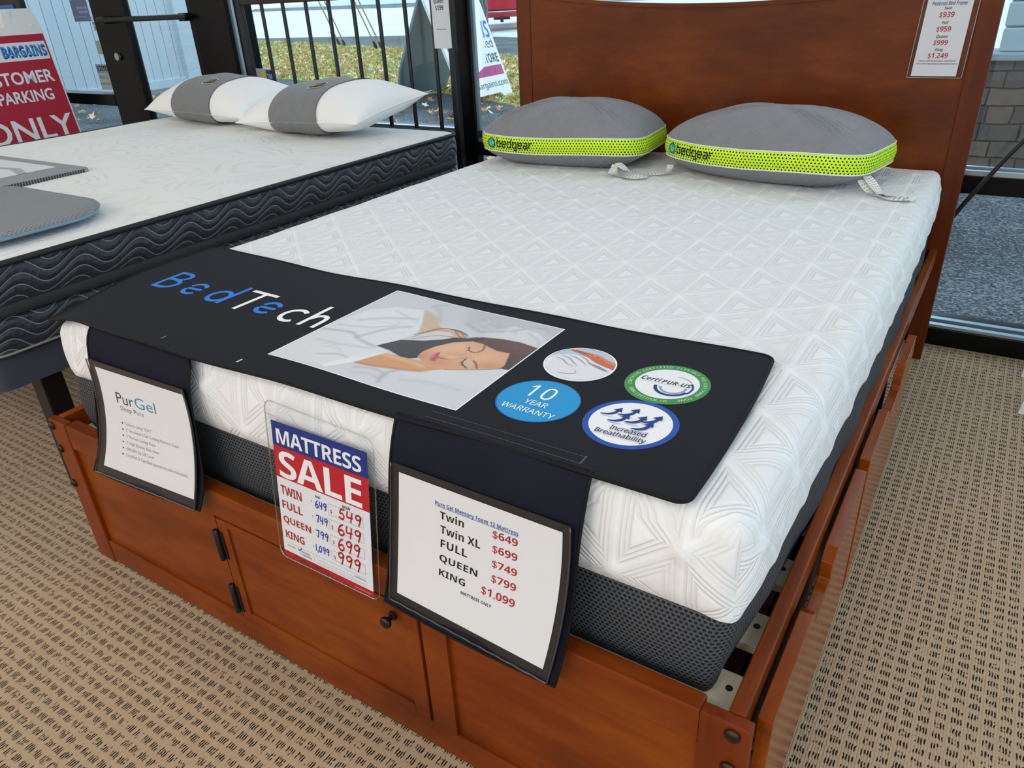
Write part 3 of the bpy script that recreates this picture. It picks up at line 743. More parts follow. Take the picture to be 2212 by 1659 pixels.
# ------------------------------------------------------------------ the white memory foam mattress
MX0, MX1, MY0, MY1 = .048, 1.574, .057, 2.086; ZB, ZM, ZT = .3595, .502, .662; RR = .034
def droop(x, y): return .036*math.exp(-((x-.03)/.11)**2-((y-.05)/.15)**2)+.004*math.exp(-((x-1.6)/.10)**2-((y-.03)/.13)**2)
def bulge_r(y): return .014*math.sin(math.pi*min(max((y-.06)/2.0, 0), 1))
mat_t = thing('foam_mattress', (W/2, 1.07, ZB), 'white quilted foam mattress with charcoal mesh base on the cherry bed frame', 'mattress')
def lat(u, v):
    c1 = (u-.026)/.092; yy = (v-.035)/.15; t = lambda q: abs(q-np.round(q))
    f = (t(c1)*.092)**2+(t(yy+.5*c1)*.1163)**2+(t(yy-.5*c1)*.1163)**2
    return np.exp(-f/(.021**2))*.0042+.0012*np.sin(u*31+v*9)*np.sin(v*27-u*5)
def samples(a, b):
    th = np.linspace(0, math.pi/2, 6); e = RR*(1-np.cos(th))
    return np.concatenate([a+e, np.arange(a+RR+.009, b-RR-.004, .0115), (b-e)[::-1]])
xs, ys = samples(MX0, MX1), samples(MY0, MY1)
def edge(d): return RR-math.sqrt(max(RR*RR-(RR-min(d, RR))**2, 0))
def rc(x, y, R=.030):     # rounded plan corners
    cx = min(max(x, MX0+R), MX1-R); cy = min(max(y, MY0+R), MY1-R); dx, dy = x-cx, y-cy
    if dx and dy:
        k = max(abs(dx), abs(dy))/math.hypot(dx, dy); dx *= k; dy *= k
    return cx+dx+(bulge_r(y)*(x-MX0)/(MX1-MX0)), cy+dy
q = MB(); nx, ny = len(xs), len(ys); vs = []
for y in ys:
    for x in xs:
        d = min(x-MX0, MX1-x, y-MY0, MY1-y); px, py = rc(x, y)
        vs.append((px, py, ZT-edge(d)-droop(x, y)+float(lat(x, y))*min(1, d/RR)))
q.add(vs, [(j*nx+i, j*nx+i+1, (j+1)*nx+i+1, (j+1)*nx+i) for j in range(ny-1) for i in range(nx-1)], 0,
      [[(xs[i], ys[j]), (xs[i+1], ys[j]), (xs[i+1], ys[j+1]), (xs[i], ys[j+1])] for j in range(ny-1) for i in range(nx-1)])
dz = np.linspace(0, ZT-RR-ZM, 13); arc0 = 0.0
def side(line, nrm, fixed_uv):
    m = len(line); vs = []; us = []
    for k, t in enumerate(dz):
        for (x, y) in line:
            px, py = rc(x, y); tt = t/dz[-1]
            u, v = fixed_uv(x, y, arc0+t)
            e_ = min(abs((x if nrm[0] == 0 else y)-(MX0 if nrm[0] == 0 else MY0)), abs((x if nrm[0] == 0 else y)-(MX1 if nrm[0] == 0 else MY1))); e_ = min(1, e_/.05)
            o = e_*(.010*math.sin(math.pi*tt)**.8+float(lat(u, v))*1.3*min(1, tt*6)*(1-tt**6)-.006*max(0, tt-.8)*5)-.004*(1-e_)*0
            vs.append((px+nrm[0]*o, py+nrm[1]*o, ZT-RR-droop(x, y)*(1-tt)-t)); us.append((u, v))
    f = [(k*m+i, k*m+i+1, (k+1)*m+i+1, (k+1)*m+i) for k in range(len(dz)-1) for i in range(m-1)]
    q.add(vs, f, 0, [[us[i] for i in ff] for ff in f])
side([(x, MY0) for x in xs], (0, -1), lambda x, y, t: (x, MY0-t))
side([(MX1, y) for y in ys], (1, 0), lambda x, y, t: (MX1+t, y))
side([(x, MY1) for x in xs], (0, 1), lambda x, y, t: (x, MY1+t))
side([(MX0, y) for y in ys], (-1, 0), lambda x, y, t: (MX0-t, y))
q.build('quilted_cover', M_QUILT, mat_t, smooth=180, merge=2e-5)
ol, per = rrect(MX0+.003, MX1-.003, MY0+.003, MY1-.003, .032, 8, .03)
def bb(p, z): return (-.026*max(0, p[2])*(1-(z-ZB)/.145)*math.exp(-(p[1]/.38)**2)+bulge_r(p[1])*max(0, p[2]) + .004*math.sin(p[4]*23)*math.sin((z-ZB)/(ZM-ZB)*math.pi)) if z > ZB+.002 else -.026*max(0, p[2])*math.exp(-(p[1]/.38)**2)
loft(MB(), ol, per, [(-.012, ZB), (-.003, ZB+.004), (.002, ZB+.016), (.006, ZB+.05), (.006, ZB+.09), (.001, ZB+.125), (-.003, ZM+.004)], 0, True, True, bb).build('mesh_base', M_GREYMESH, mat_t, smooth=60)

# ------------------------------------------------------------------ printed runner across the foot of the mattress
def ztop(x, y): return ZT+.0055-droop(x, y)+.0015*math.sin(x*9+1)+.0012*math.sin(x*17+y*5)
run = thing('mattress_runner', (.78, .28, ZT), 'charcoal printed runner with blue and white lettering lying across the mattress foot', 'runner')
fe = np.array([(.05, .052), (.27, .040), (.58, .038), (.80, .046), (1.05, .053), (1.21, .058), (1.37, .056), (1.498, .055)])
be = np.array([(.055, .503), (.465, .486), (.80, .485), (1.09, .490), (1.35, .492), (1.480, .494)])
def RS_(u, v, h=0.0):
    xf = .05+1.448*u; xb = .055+1.425*u
    yf = np.interp(xf, fe[:, 0], fe[:, 1]); yb = np.interp(xb, be[:, 0], be[:, 1])
    x = xf+(xb-xf)*v+.016*u*4*v*(1-v)*.5; y = yf+(yb-yf)*v
    return (x, y, ztop(x, y)+h)
def outline(r=.018):
    W_, H_ = 1.44, .44; pts = []
    for cx, cy, a0 in ((r, r, 180), (W_-r, r, 270), (W_-r, H_-r, 0), (r, H_-r, 90)):
        for k in range(7): a = math.radians(a0+15*k); pts.append(((cx+r*math.cos(a))/W_, (cy+r*math.sin(a))/H_))
    out = []
    for a, b in zip(pts, pts[1:]+pts[:1]):
        m = max(1, int(math.dist((a[0]*3, a[1]), (b[0]*3, b[1]))/.06)); out += [(a[0]+(b[0]-a[0])*k/m, a[1]+(b[1]-a[1])*k/m) for k in range(m)]
    return out
opts = outline()
NU, NV = 72, 20
mb2 = MB()
bm = bmesh.new(); bv = [bm.verts.new((u, v, 0)) for u, v in opts]; bm.faces.new(bv); bmesh.ops.triangulate(bm, faces=bm.faces[:])
for k in range(1, NU): bmesh.ops.bisect_plane(bm, geom=bm.verts[:]+bm.edges[:]+bm.faces[:], plane_co=(k/NU, 0, 0), plane_no=(1, 0, 0), dist=1e-6)
for k in range(1, NV): bmesh.ops.bisect_plane(bm, geom=bm.verts[:]+bm.edges[:]+bm.faces[:], plane_co=(0, k/NV, 0), plane_no=(0, 1, 0), dist=1e-6)
bm.verts.index_update()
mb2.add([RS_(q_.co.x, q_.co.y, .003) for q_ in bm.verts], [[q_.index for q_ in f.verts] for f in bm.faces]); bm.free()
nO = len(opts); mb2.add([RS_(u, v, .003) for u, v in opts]+[RS_(u, v, -.001) for u, v in opts], [(i, (i+1) % nO, nO+(i+1) % nO, nO+i) for i in range(nO)])
mb2.build('runner_cloth', M_RUNNER, run, merge=1e-5)
MB().tube([RS_(u, v, .0018) for u, v in opts+opts[:1]], .0032, 8, cap=False).build('edge_piping', M_PIPING, run, smooth=180)
# world (x, y) -> runner surface
def RXY(x, y, h=0.0): return (x, y, ztop(x, y)+.003+h)
cu = [.05*k for k in range(1, 31)]; cv = [.06*k for k in range(1, 9)]
pr = Print(); B_, K_ = '#2478d8', '#f0f2f3'; wd = .0105
sl = lambda pts, dx: [(x, y) for x, y in pts]
pr.stroke([(.158, .248), (.156, .332)], wd, B_, False)
pr.stroke([(.151, .330), (.185, .330), (.2, .322), (.202, .308), (.19, .295), (.158, .292)], wd, B_); pr.stroke([(.158, .292), (.192, .291), (.208, .281), (.208, .263), (.192, .249), (.153, .248)], wd, B_)
def ee(cx, cy, r):
    pr.stroke([(cx+r*math.cos(math.radians(a)), cy+.006+r*math.sin(math.radians(a))) for a in range(168, 8, -16)], wd*.95, B_)
    pr.stroke([(cx+r*.98, cy+.002), (cx-r*.98, cy+.000)], wd*.9, B_, False)
    pr.stroke([(cx+r*math.cos(math.radians(a)), cy-.002+r*math.sin(math.radians(a))) for a in range(182, 325, 14)], wd*.95, B_)
ee(.276, .270, .0225); ee(.518, .267, .0215)
pr.stroke([(.367+.024*math.cos(math.radians(a)), .266+.026*math.sin(math.radians(a))) for a in range(0, 361, 15)], wd, B_); pr.stroke([(.394, .333), (.394, .235)], wd, B_, False)
pr.stroke([(.412, .323), (.490, .322)], wd, K_, False); pr.stroke([(.455, .323), (.455, .231)], wd, K_, False)
pr.stroke([(.600+.026*math.cos(math.radians(a)), .262+.027*math.sin(math.radians(a))) for a in range(42, 322, 14)], wd, K_)
pr.stroke([(.643, .328), (.645, .231)], wd, K_, False); pr.stroke([(.646, .262), (.655, .279), (.670, .283), (.681, .272), (.683, .231)], wd, K_)
pr.build('lettering', RXY, run, cu, cv)
# stitched binding strip near the front edge
pr = Print()
for y in (.072, .089): pr.stroke([(x, y+.001*math.sin(x*8)) for x in np.linspace(1.085, 1.345, 20)], .0012, '#4a484e', False)
pr.rect(1.344, .070, 1.347, .091, '#4a484e'); pr.build('stitching', RXY, run, cu, cv)
for q in ((.672, .062, .676, .074, '#d8d8da'), (.452, .064, .455, .076, '#8a8a8e')): Print().rect(*q).build('thread_tack', RXY, run, cu, cv)
# badges
def badge(name, cx, cy, fn):
    pr = Print(); fn(pr, cx, cy); return pr.build(name, RXY, run, cu, cv)
def b_hand(p, x, y):
    r = .0605; p.disc(x, y, r, r, '#e9e7ee'); p.up()
    p.poly([(x+.058*math.cos(math.radians(a)), y+.058*math.sin(math.radians(a))) for a in range(172, 18, -6)]+[(x+.02, y+.02)], '#b9c3d6').up()
    p.poly([(x-.056, y+.012), (x-.03, y+.028), (x+.01, y+.03), (x+.054, y+.012), (x+.055, y-.018), (x+.03, y-.048), (x-.01, y-.058), (x-.045, y-.036)], '#dedbe3').up()
    for q in ([(-.05, .006), (-.035, .003), (-.02, -.008), (-.006, -.012)], [(-.042, .016), (-.026, .012), (-.012, .0), (.0, -.008)], [(-.032, .023), (-.014, .018), (.002, .008), (.012, .0)], [(-.012, .028), (.002, .02), (.014, .01)], [(-.02, -.043), (-.004, -.040), (.008, -.032), (.0, -.02)]):
        p.stroke([(x+a, y+b) for a, b in q], .003, '#a9a6b4', taper=True)
    p.stroke([(x+.052, y-.004), (x+.03, y+.004), (x+.008, y+.012)], .007, '#8f8a96', taper=True); p.up()
    ARM = [(.056, .024), (.046, .030), (.034, .034), (.022, .0405), (.012, .044), (.0, .0445), (-.014, .0448), (-.028, .0455), (-.036, .0445), (-.040, .0415), (-.036, .0395), (-.024, .0380), (-.012, .0340), (.0, .0285), (.010, .0225), (.020, .0170), (.034, .0120), (.046, .0085), (.0578, .0060), (.0590, .0130)]
    p.poly([(x+a, y+b) for a, b in ARM], '#d98058').up()
    p.poly([(x+a, y+b) for a, b in [(.0, .0330), (.010, .0360), (.022, .0330), (.036, .0240), (.052, .0190), (.0585, .0110), (.056, .0065), (.040, .0105), (.024, .0160), (.010, .0235)]], '#c06a47')
    p.stroke([(x-.036, y+.0425), (x-.018, y+.0405), (x-.002, y+.0365)], .0011, '#8f422b'); p.stroke([(x-.030, y+.0440), (x-.012, y+.0428), (x+.004, y+.0400)], .0010, '#8f422b'); p.stroke([(x-.026, y+.0395), (x-.010, y+.0370), (x+.002, y+.0320)], .0010, '#8f422b')
    p.stroke([(x+.002, y+.0365), (x+.010, y+.0385), (x+.017, y+.0355), (x+.012, y+.0330)], .0018, '#9a4a30'); p.poly([(x+.003, y+.0370), (x+.009, y+.0395), (x+.013, y+.0375), (x+.007, y+.0355)], '#e8a27c')
    p.up(); p.ring(x, y, r-.0018, r+.0006, '#f3f3f5')
def b_ten(p, x, y):
    r = .064; p.disc(x, y, r, r, '#1a8fcb'); p.ring(x, y, r-.001, r+.0012, '#1b5fa8'); p.up()
    p.text('10', x-.030, y+.005, x+.016, y+.043, '#f2f6f8', 'r', 1.1); p.text('YEAR', x-.0165, y-.017, x+.022, y-.003, '#f2f6f8', 'r'); p.text('WARRANTY', x-.043, y-.040, x+.046, y-.0265, '#f2f6f8', 'r')
def b_cert(p, x, y):
    r = .066; p.disc(x, y, r, r, '#3d8a44'); p.up(); p.disc(x, y, .0495, .0495, '#e8e8ea'); p.up()
    p.arctext('CONTAINS CERTIFIED FLEXIBLE POLYURETHANE FOAM', x, y, .0545, .0058, 205, -52, '#dfead0', 'r')
    p.arctext('WWW.CERTIPUR.US', x, y, .0600, .0056, 218, 292, '#dfead0', 'r', True)
    p.ring(x+.012, y-.008, .0235, .029, '#1d2a72', -175, -20); p.ring(x+.013, y-.008, .0175, .0215, '#8f94c4', -170, 10); p.ring(x+.012, y-.006, .028, .0315, '#2b3a94', -30, 40); p.ring(x+.010, y-.004, .031, .032, '#1d2a72', 40, 95); p.up()
    p.rect(x-.042, y-.003, x+.034, y+.010, '#e8e8ea'); p.up()
    p.text('Certi', x-.044, y-.001, x-.012, y+.0125, '#1c2468', 'bi'); p.text('PUR-US', x-.010, y-.0015, x+.037, y+.010, '#1c3a22', 'bi')
def b_air(p, x, y):
    r = .0685; p.disc(x, y, r, r, '#1d4aa6'); p.up(); p.disc(x, y, .0595, .0595, '#ebebee'); p.up()
    for dx, dy in ((-.036, .012), (-.012, .020), (-.018, -.002), (.006, .004), (.026, .013), (.022, -.010)):
        cx, cy = x+dx, y+dy
        p.stroke([(cx-.016, cy-.004), (cx-.006, cy-.008), (cx+.012, cy-.007)], .0022, '#b5b9d6', taper=True)
        p.stroke([(cx-.015, cy-.0045), (cx-.004, cy-.002), (cx+.003, cy+.004), (cx+.006, cy+.012), (cx+.008, cy+.018)], .0062, '#152f80', taper=True)
        p.up(); p.poly([(cx-.0025, cy+.0125), (cx+.0125, cy+.0095), (cx+.0085, cy+.0225)], '#152f80')
    p.text('Increased', x-.020, y-.029, x+.034, y-.0165, '#1a2458', 'r', bold=.01); p.text('Breathability', x-.036, y-.0475, x+.040, y-.032, '#1a2458', 'r', bold=.01)
badge('memory_foam_badge', 1.209, .329, b_hand); badge('warranty_badge', 1.210, .191, b_ten); badge('foam_certificate_badge', 1.362, .328, b_cert); badge('breathability_badge', 1.361, .194, b_air)

# ---- the printed photograph of a sleeping woman: a dense mesh with a colour per vertex
def photo_print():
    NX, NY = 300, 250; X, Y = np.meshgrid(np.linspace(0, 1, NX), np.linspace(0, 1, NY))
    lin = lambda h: np.array(C(h)[:3])
    def blend(img, m, h): img[:] = img*(1-m[..., None])+lin(h)*m[..., None]
    def sdist(P):
        P = np.array(P); d = np.full(X.shape, 9.0); ins = np.zeros(X.shape, bool)
        for (ax, ay), (bx, by) in zip(P, np.roll(P, -1, 0)):
            ex, ey = bx-ax, by-ay; t = np.clip(((X-ax)*ex+(Y-ay)*ey)/(ex*ex+ey*ey+1e-12), 0, 1)
            d = np.minimum(d, np.hypot(X-ax-t*ex, (Y-ay-t*ey)*.84))
            c = ((ay > Y) != (by > Y)) & (X < (bx-ax)*(Y-ay)/(by-ay+1e-12)+ax); ins ^= c
        return np.where(ins, -d, d)
    def pol(img, P, h, soft=.004, al=1.0): blend(img, np.clip(.5-sdist(P)/soft, 0, 1)*al, h)
    def lin_(img, P, wd_, h, al=1.0, soft=.004):
        P = smoothpath([tuple(p) for p in P], 5); d = np.full(X.shape, 9.0)
        for (ax, ay), (bx, by) in zip(P, P[1:]):
            ex, ey = bx-ax, by-ay; t = np.clip(((X-ax)*ex+(Y-ay)*ey)/(ex*ex+ey*ey+1e-12), 0, 1)
            d = np.minimum(d, np.hypot(X-ax-t*ex, (Y-ay-t*ey)*.84))
        blend(img, np.clip(.5-(d-wd_)/soft, 0, 1)*al, h)
    im = np.zeros(X.shape+(3,)); im[:] = lin('#d6d4d8')
    blend(im, np.clip((Y-.55)*1.3, 0, 1), '#cac7ca')
    pol(im, [(0, 0), (1, 0), (1, .30), (.75, .30), (.62, .25), (.5, .12), (.3, .05)], '#dad9df', .05)
    pol(im, [(.55, .82), (.70, .74), (.79, .90), (.92, .88), (1.02, .76), (1.02, 1.02), (.45, 1.02)], '#c3c2c6', .06)
    pol(im, [(.69, .73), (.78, .90), (.92, .885), (1.02, .78), (1.02, .70), (.90, .74), (.75, .73)], '#dcdbdf', .02)
    for P, wd_, h, al in [([(.44, .76), (.36, .88), (.30, .92), (.35, .97)], .012, '#b4b3b6', .6), ([(.57, .81), (.676, .76), (.768, .82)], .012, '#b2b1b4', .7), ([(.577, .816), (.633, .943), (.70, .97)], .008, '#b9b8bb', .6), ([(.80, .84), (.86, .92), (.92, .95)], .008, '#a9a8ac', .7), ([(.88, .86), (.96, .80), (.99, .72)], .006, '#b6b5b9', .6)]: lin_(im, P, wd_, h, al, .02)
    pol(im, [(.29, .84), (.337, .838), (.40, .80), (.46, .725), (.50, .69), (.46, .60), (.43, .58), (.375, .69)], '#cdb59b', .02)
    pol(im, [(.0, .36), (.05, .68), (.144, .787), (.29, .843), (.375, .70), (.431, .584), (.415, .466), (.365, .346), (.441, .318), (.386, .143), (.29, .03), (0, .0)], '#e4e3e6', .012)
    for P, wd_, h, al in [([(.02, .37), (.17, .40), (.254, .354), (.364, .33)], .010, '#a9a8ab', .6), ([(.224, .367), (.292, .545), (.36, .62)], .012, '#b5b4b6', .6), ([(.10, .55), (.22, .66), (.33, .72)], .012, '#c4c3c6', .7), ([(.05, .45), (.2, .5), (.3, .60)], .008, '#bdbcc0', .6), ([(.18, .75), (.27, .72), (.36, .68)], .006, '#bfbec2', .6), ([(.08, .25), (.2, .26), (.36, .30)], .010, '#c3c2c6', .5), ([(.20, .12), (.29, .17), (.385, .145)], .006, '#bab8bb', .8), ([(.59, .05), (.57, .13), (.604, .199), (.70, .238)], .010, '#b1b0b4', .7), ([(.42, .10), (.50, .14), (.58, .12)], .008, '#b8b6ba', .7), ([(.45, .06), (.52, .09), (.575, .07)], .006, '#b5b3b7', .6), ([(.66, .12), (.78, .16), (.92, .16)], .012, '#c8c7cc', .6)]: lin_(im, P, wd_, h, al, .016)
    pol(im, [(.29, .05), (.352, .186), (.441, .318), (.40, .16), (.31, .02)], '#f0eff0', .01)
    fr_s = np.random.RandomState(5)
    for k in range(30):
        x0_, y0_ = fr_s.uniform(.03, .38), fr_s.uniform(.10, .78); a_ = fr_s.uniform(-.2, 1.0); L_ = fr_s.uniform(.05, .14)
        if y0_ > .40+x0_*1.35 or y0_ < x0_*.8-.12: continue
        lin_(im, [(x0_, y0_), (x0_+L_*.5*math.cos(a_), y0_+L_*.5*math.sin(a_)+.012), (x0_+L_*math.cos(a_), y0_+L_*math.sin(a_))], .0015, ('#b3b1b5', '#f0f0f2', '#c0bec2')[k % 3], .45, .014)
    for k in range(16):
        x0_, y0_ = fr_s.uniform(.55, .9), fr_s.uniform(.78, .95); lin_(im, [(x0_, y0_), (x0_+.05, y0_+fr_s.uniform(-.05, .03)), (x0_+.09, y0_+fr_s.uniform(-.08, .02))], .0015, ('#b0aeb2', '#e4e3e7')[k % 2], .5, .014)
    pol(im, [(.466, .70), (.523, .70), (.576, .715), (.631, .70), (.645, .65), (.598, .62), (.527, .635), (.462, .587), (.426, .563)], '#d8a888', .008)
    pol(im, [(.50, .655), (.56, .67), (.60, .645), (.56, .61), (.50, .60), (.455, .575)], '#dcd4d0', .01)
    pol(im, [(.39, .138), (.411, .21), (.449, .300), (.52, .318), (.616, .322), (.695, .30), (.76, .31), (.68, .227), (.637, .22), (.58, .191), (.467, .153)], '#d99a66', .008)
    lin_(im, [(.40, .145), (.467, .158), (.58, .196), (.68, .232)], .008, '#b87848', .6, .015); lin_(im, [(.45, .28), (.55, .29), (.66, .28)], .014, '#eab88a', .6, .02)
    pol(im, [(.361, .343), (.415, .466), (.508, .518), (.568, .573), (.612, .634), (.669, .654), (.72, .704), (.815, .732), (.902, .74), (1.013, .718), (1.013, .44), (.955, .436), (.944, .51), (.915, .594), (.849, .597), (.752, .628), (.704, .636), (.631, .573), (.582, .455), (.576, .39), (.593, .342), (.565, .316), (.52, .309), (.444, .335)], '#2a1813', .006)
    hm = np.clip((X-.72)/.2, 0, 1)*np.clip((Y-.58)/.1, 0, 1)*np.clip(.5-sdist([(.70, .65), (.815, .732), (.902, .74), (1.013, .718), (1.013, .5), (.94, .55), (.915, .594), (.849, .597), (.752, .628)])/.01, 0, 1); blend(im, hm*.7, '#6e3a24')
    for k in range(26):
        t = k/25; lin_(im, [(.40+.02*t, .36+.1*t), (.50, .34+.17*t), (.58+.03*t, .38+.24*t), (.70, .635+.06*t)], .0016, '#55352a' if k % 3 else '#22130f', .6)
        lin_(im, [(.72+.02*t, .635+.07*t), (.82, .61+.12*t), (.90, .60+.13*t-.02), (1.01, .50+.2*t)], .002, ('#8a4c2c', '#6a3822', '#4a281c')[k % 3], .65)
    for k in range(14): lin_(im, [(.93+.01*k/14, .50), (.95, .46+.004*k), (.99, .45+.01*k)], .003, ('#3a2420', '#5c4036')[k % 2], .6)
    for q in ([(.44, .523), (.476, .664), (.546, .709), (.64, .69), (.65, .655)], [(.43, .55), (.50, .685), (.58, .715), (.645, .68)], [(.546, .709), (.605, .696), (.648, .657)], [(.57, .70), (.61, .66), (.64, .645)], [(.45, .50), (.52, .60), (.60, .63)]): lin_(im, q, .0022, '#3a2018', .9)
    face = [(.586, .352), (.574, .42), (.589, .491), (.631, .573), (.704, .636), (.761, .633), (.849, .597), (.915, .602), (.935, .545), (.957, .476), (.955, .437), (.88, .375), (.758, .305), (.688, .295), (.635, .311)]
    pol(im, face, '#dfa47c', .006)
    fm = np.clip(.5-sdist(face)/.006, 0, 1)
    def soft(cx, cy, rx, ry, h, al): blend(im, fm*al*np.exp(-((X-cx)/rx)**2-((Y-cy)/ry)**2), h)
    soft(.84, .50, .07, .08, '#eab68c', .9); soft(.64, .50, .05, .06, '#ecb791', .8); soft(.69, .35, .05, .04, '#d18c68', .7); soft(.70, .55, .06, .05, '#eebf9a', .7)
    soft(.60, .37, .03, .05, '#c9845f', .6); soft(.90, .44, .05, .04, '#c98a60', .6); soft(.72, .43, .04, .02, '#f0c09a', .7)
    lin_(im, [(.678, .411), (.70, .40), (.735, .415), (.77, .46)], .006, '#c27f5c', .6, .015); lin_(im, [(.668, .40), (.685, .392), (.70, .40)], .004, '#8c4a34', .8); lin_(im, [(.685, .455), (.72, .47), (.76, .50)], .005, '#cf9068', .5, .012)
    pol(im, [(.639, .364), (.630, .40), (.634, .432), (.643, .452), (.651, .43), (.666, .403), (.679, .356), (.660, .350)], '#c6545a', .006); lin_(im, [(.643, .445), (.652, .405), (.662, .356)], .0022, '#8e2f38', .9); soft(.640, .39, .008, .02, '#e08b8c', .8)
    pol(im, [(.737, .571), (.758, .606), (.786, .571), (.777, .538), (.75, .54)], '#d8b096', .016, .8); lin_(im, [(.726, .572), (.737, .545), (.752, .531), (.781, .528)], .0030, '#1c1416', 1); lin_(im, [(.73, .56), (.718, .556)], .002, '#1c1416', 1); lin_(im, [(.742, .54), (.732, .528)], .002, '#1c1416', 1)
    lin_(im, [(.787, .534), (.794, .575), (.777, .622)], .0042, '#4a2d20', .8)
    pol(im, [(.783, .452), (.815, .447), (.848, .395), (.832, .374), (.80, .40)], '#d9b8a2', .016, .8); lin_(im, [(.780, .45), (.783, .415), (.795, .392), (.831, .366)], .0034, '#171112', 1); lin_(im, [(.788, .41), (.776, .400)], .0024, '#171112', 1); lin_(im, [(.80, .392), (.792, .378)], .0024, '#171112', 1)
    lin_(im, [(.820, .448), (.848, .42), (.871, .387)], .0044, '#43291f', .8)
    pol(im, [(.60, .17), (.70, .235), (.758, .298), (.88, .37), (.96, .432), (1.02, .44), (1.02, .22)], '#dedde2', .02, .9)
    lin_(im, [(.758, .303), (.86, .362), (.957, .434)], .003, '#7a4a34', .8)
    im *= .86
    fr_ = np.minimum(np.minimum(X, 1-X), np.minimum(Y, 1-Y)); blend(im, (fr_ < .005)*1.0, '#f4f4f6')
    TLp, TRp, BRp, BLp = (.706, .457), (1.118, .443), (1.117, .107), (.700, .109)
    vs = []
    for j in range(NY):
        for i in range(NX):
            u, v = i/(NX-1), j/(NY-1)
            x = (TLp[0]*(1-u)+TRp[0]*u)*v+(BLp[0]*(1-u)+BRp[0]*u)*(1-v); y = (TLp[1]*(1-u)+TRp[1]*u)*v+(BLp[1]*(1-u)+BRp[1]*u)*(1-v)
            vs.append(RXY(x, y, .0004))
    mb = MB(); mb.add(vs, [(j*NX+i, j*NX+i+1, (j+1)*NX+i+1, (j+1)*NX+i) for j in range(NY-1) for i in range(NX-1)])
    g = G('photo_print'); at = g.n('Attribute', out=0, attribute_name='print'); g.set(col=at, rough=.4, spec=.4)
    o = mb.build('sleeping_woman_print', g.m, run, recalc=False)
    ca = o.data.color_attributes.new('print', 'FLOAT_COLOR', 'POINT'); buf = np.ones((NX*NY, 4), np.float32); buf[:, :3] = im.reshape(-1, 3); ca.data.foreach_set('color', buf.ravel())
photo_print()

# ---- hanging flaps with clear pockets, and the sheets inside them
def interp3(P, t):
    P = np.array(P); s = np.linspace(0, 1, len(P)); return np.array([np.interp(t, s, P[:, k]) for k in range(3)])
def sm3(P): return smoothpath([tuple(p) for p in P], 6)
def flap(Lp, Rp, mark):
    L_ = sm3([(Lp[0][0]+.004, .085, .6655), (Lp[0][0], .064, .6655)]+Lp); R_ = sm3([(Rp[0][0]-.004, .085, .6655), (Rp[0][0], .064, .6655)]+Rp)
    def S(u, v, h=0.0):
        a, b = interp3(L_, v), interp3(R_, v); p = a+(b-a)*u
        p[1] -= h+.004*math.sin(math.pi*u)*v*v-.003*math.sin(2*math.pi*u+1)*v*(1-v)*2
        return tuple(p)
    mb = MB(); mb.grid(lambda u, v: S(u, v, 0), 16, 30); mb.grid(lambda u, v: S(u, v, -.0022), 16, 30)
    n0 = 17*31
    rim = [i for i in range(17)]+[17*j+16 for j in range(1, 31)]+[17*30+i for i in range(15, -1, -1)]+[17*j for j in range(29, 0, -1)]
    b = 0; mb.f += [(rim[i], rim[(i+1) % len(rim)], n0+rim[(i+1) % len(rim)], n0+rim[i]) for i in range(len(rim))]; mb.mi += [0]*len(rim); mb.uv += [None]*len(rim)
    fo = mb.build('hanging_flap', M_FLAP, run, smooth=50)
    edge_ = [S(0, t, .0002) for t in np.linspace(.22, 1, 20)]+[S(u, 1, .0002) for u in np.linspace(.05, 1, 14)]+[S(1, t, .0002) for t in np.linspace(.97, .22, 20)]
    MB().tube(edge_, .0022, 6, cap=False).build('flap_binding', M_PIPING, fo, smooth=180)
    return fo
def sheetS(TL, TR, BR, BL, ML, MR):
    def S(u, v, h=0.0):
        t = 1-v; L_ = np.array(TL)*(1-t)*(1-2*t)+np.array(ML)*4*t*(1-t)+np.array(BL)*t*(2*t-1); R_ = np.array(TR)*(1-t)*(1-2*t)+np.array(MR)*4*t*(1-t)+np.array(BR)*t*(2*t-1)
        p = L_+(R_-L_)*u; return (p[0], p[1]-h*.97, p[2]+h*.2)
    return S
def pocket(fo, S, m=(.055, .075, .06, .055)):
    l, t, r, b = m
    mb = MB(); mb.grid(lambda u, v: S(-l+u*(1+l+r), -b+v*(1+t+b), -.0012), 10, 12); mb.build('pocket_back', flat('black_pocket_back', '#19191c', .5), fo, smooth=180)
    mb = MB(); mb.grid(lambda u, v: S(-l+u*(1+l+r), -b+v*(1+t+b), .0022+.0006*math.sin(u*23)*math.sin(v*17)), 24, 24); mb.build('clear_pocket', M_VINYL, fo, smooth=180)
    mb = MB(); mb.tube([S(-l+u*(1+l+r), -b, .002+.0005*math.sin(u*60)) for u in np.linspace(0, 1, 60)], .0018, 6); mb.tube([S(-l, -b+v*(1+t+b), .002) for v in np.linspace(0, 1, 30)], .0013, 6); mb.tube([S(1+r, -b+v*(1+t+b), .002) for v in np.linspace(0, 1, 30)], .0013, 6)
    mb.build('welded_seam', flat('vinyl_seam', '#26272a', .12, coat=1.0), fo, smooth=180)
FLl = [(.2358, .0483, .659), (.2333, .0315, .624), (.239, .0132, .5323), (.2308, -.0044, .4381), (.2267, -.0136, .3954), (.2138, -.0312, .3467)]
FLr = [(.5561, .0473, .6575), (.5652, .0367, .6408), (.5649, .0235, .5967), (.5729, .0093, .5083), (.5814, -.0075, .4226), (.5719, -.0238, .3673)]
FRl = [(1.0438, .0541, .6668), (1.0467, .0249, .6029), (1.0441, .0047, .4833), (1.0421, -.0103, .4085), (1.0407, -.0252, .3635)]
FRr = [(1.369, .0545, .6673), (1.3701, .0228, .5926), (1.368, .0103, .5145), (1.365, -.0053, .4334), (1.3566, -.0277, .3564)]
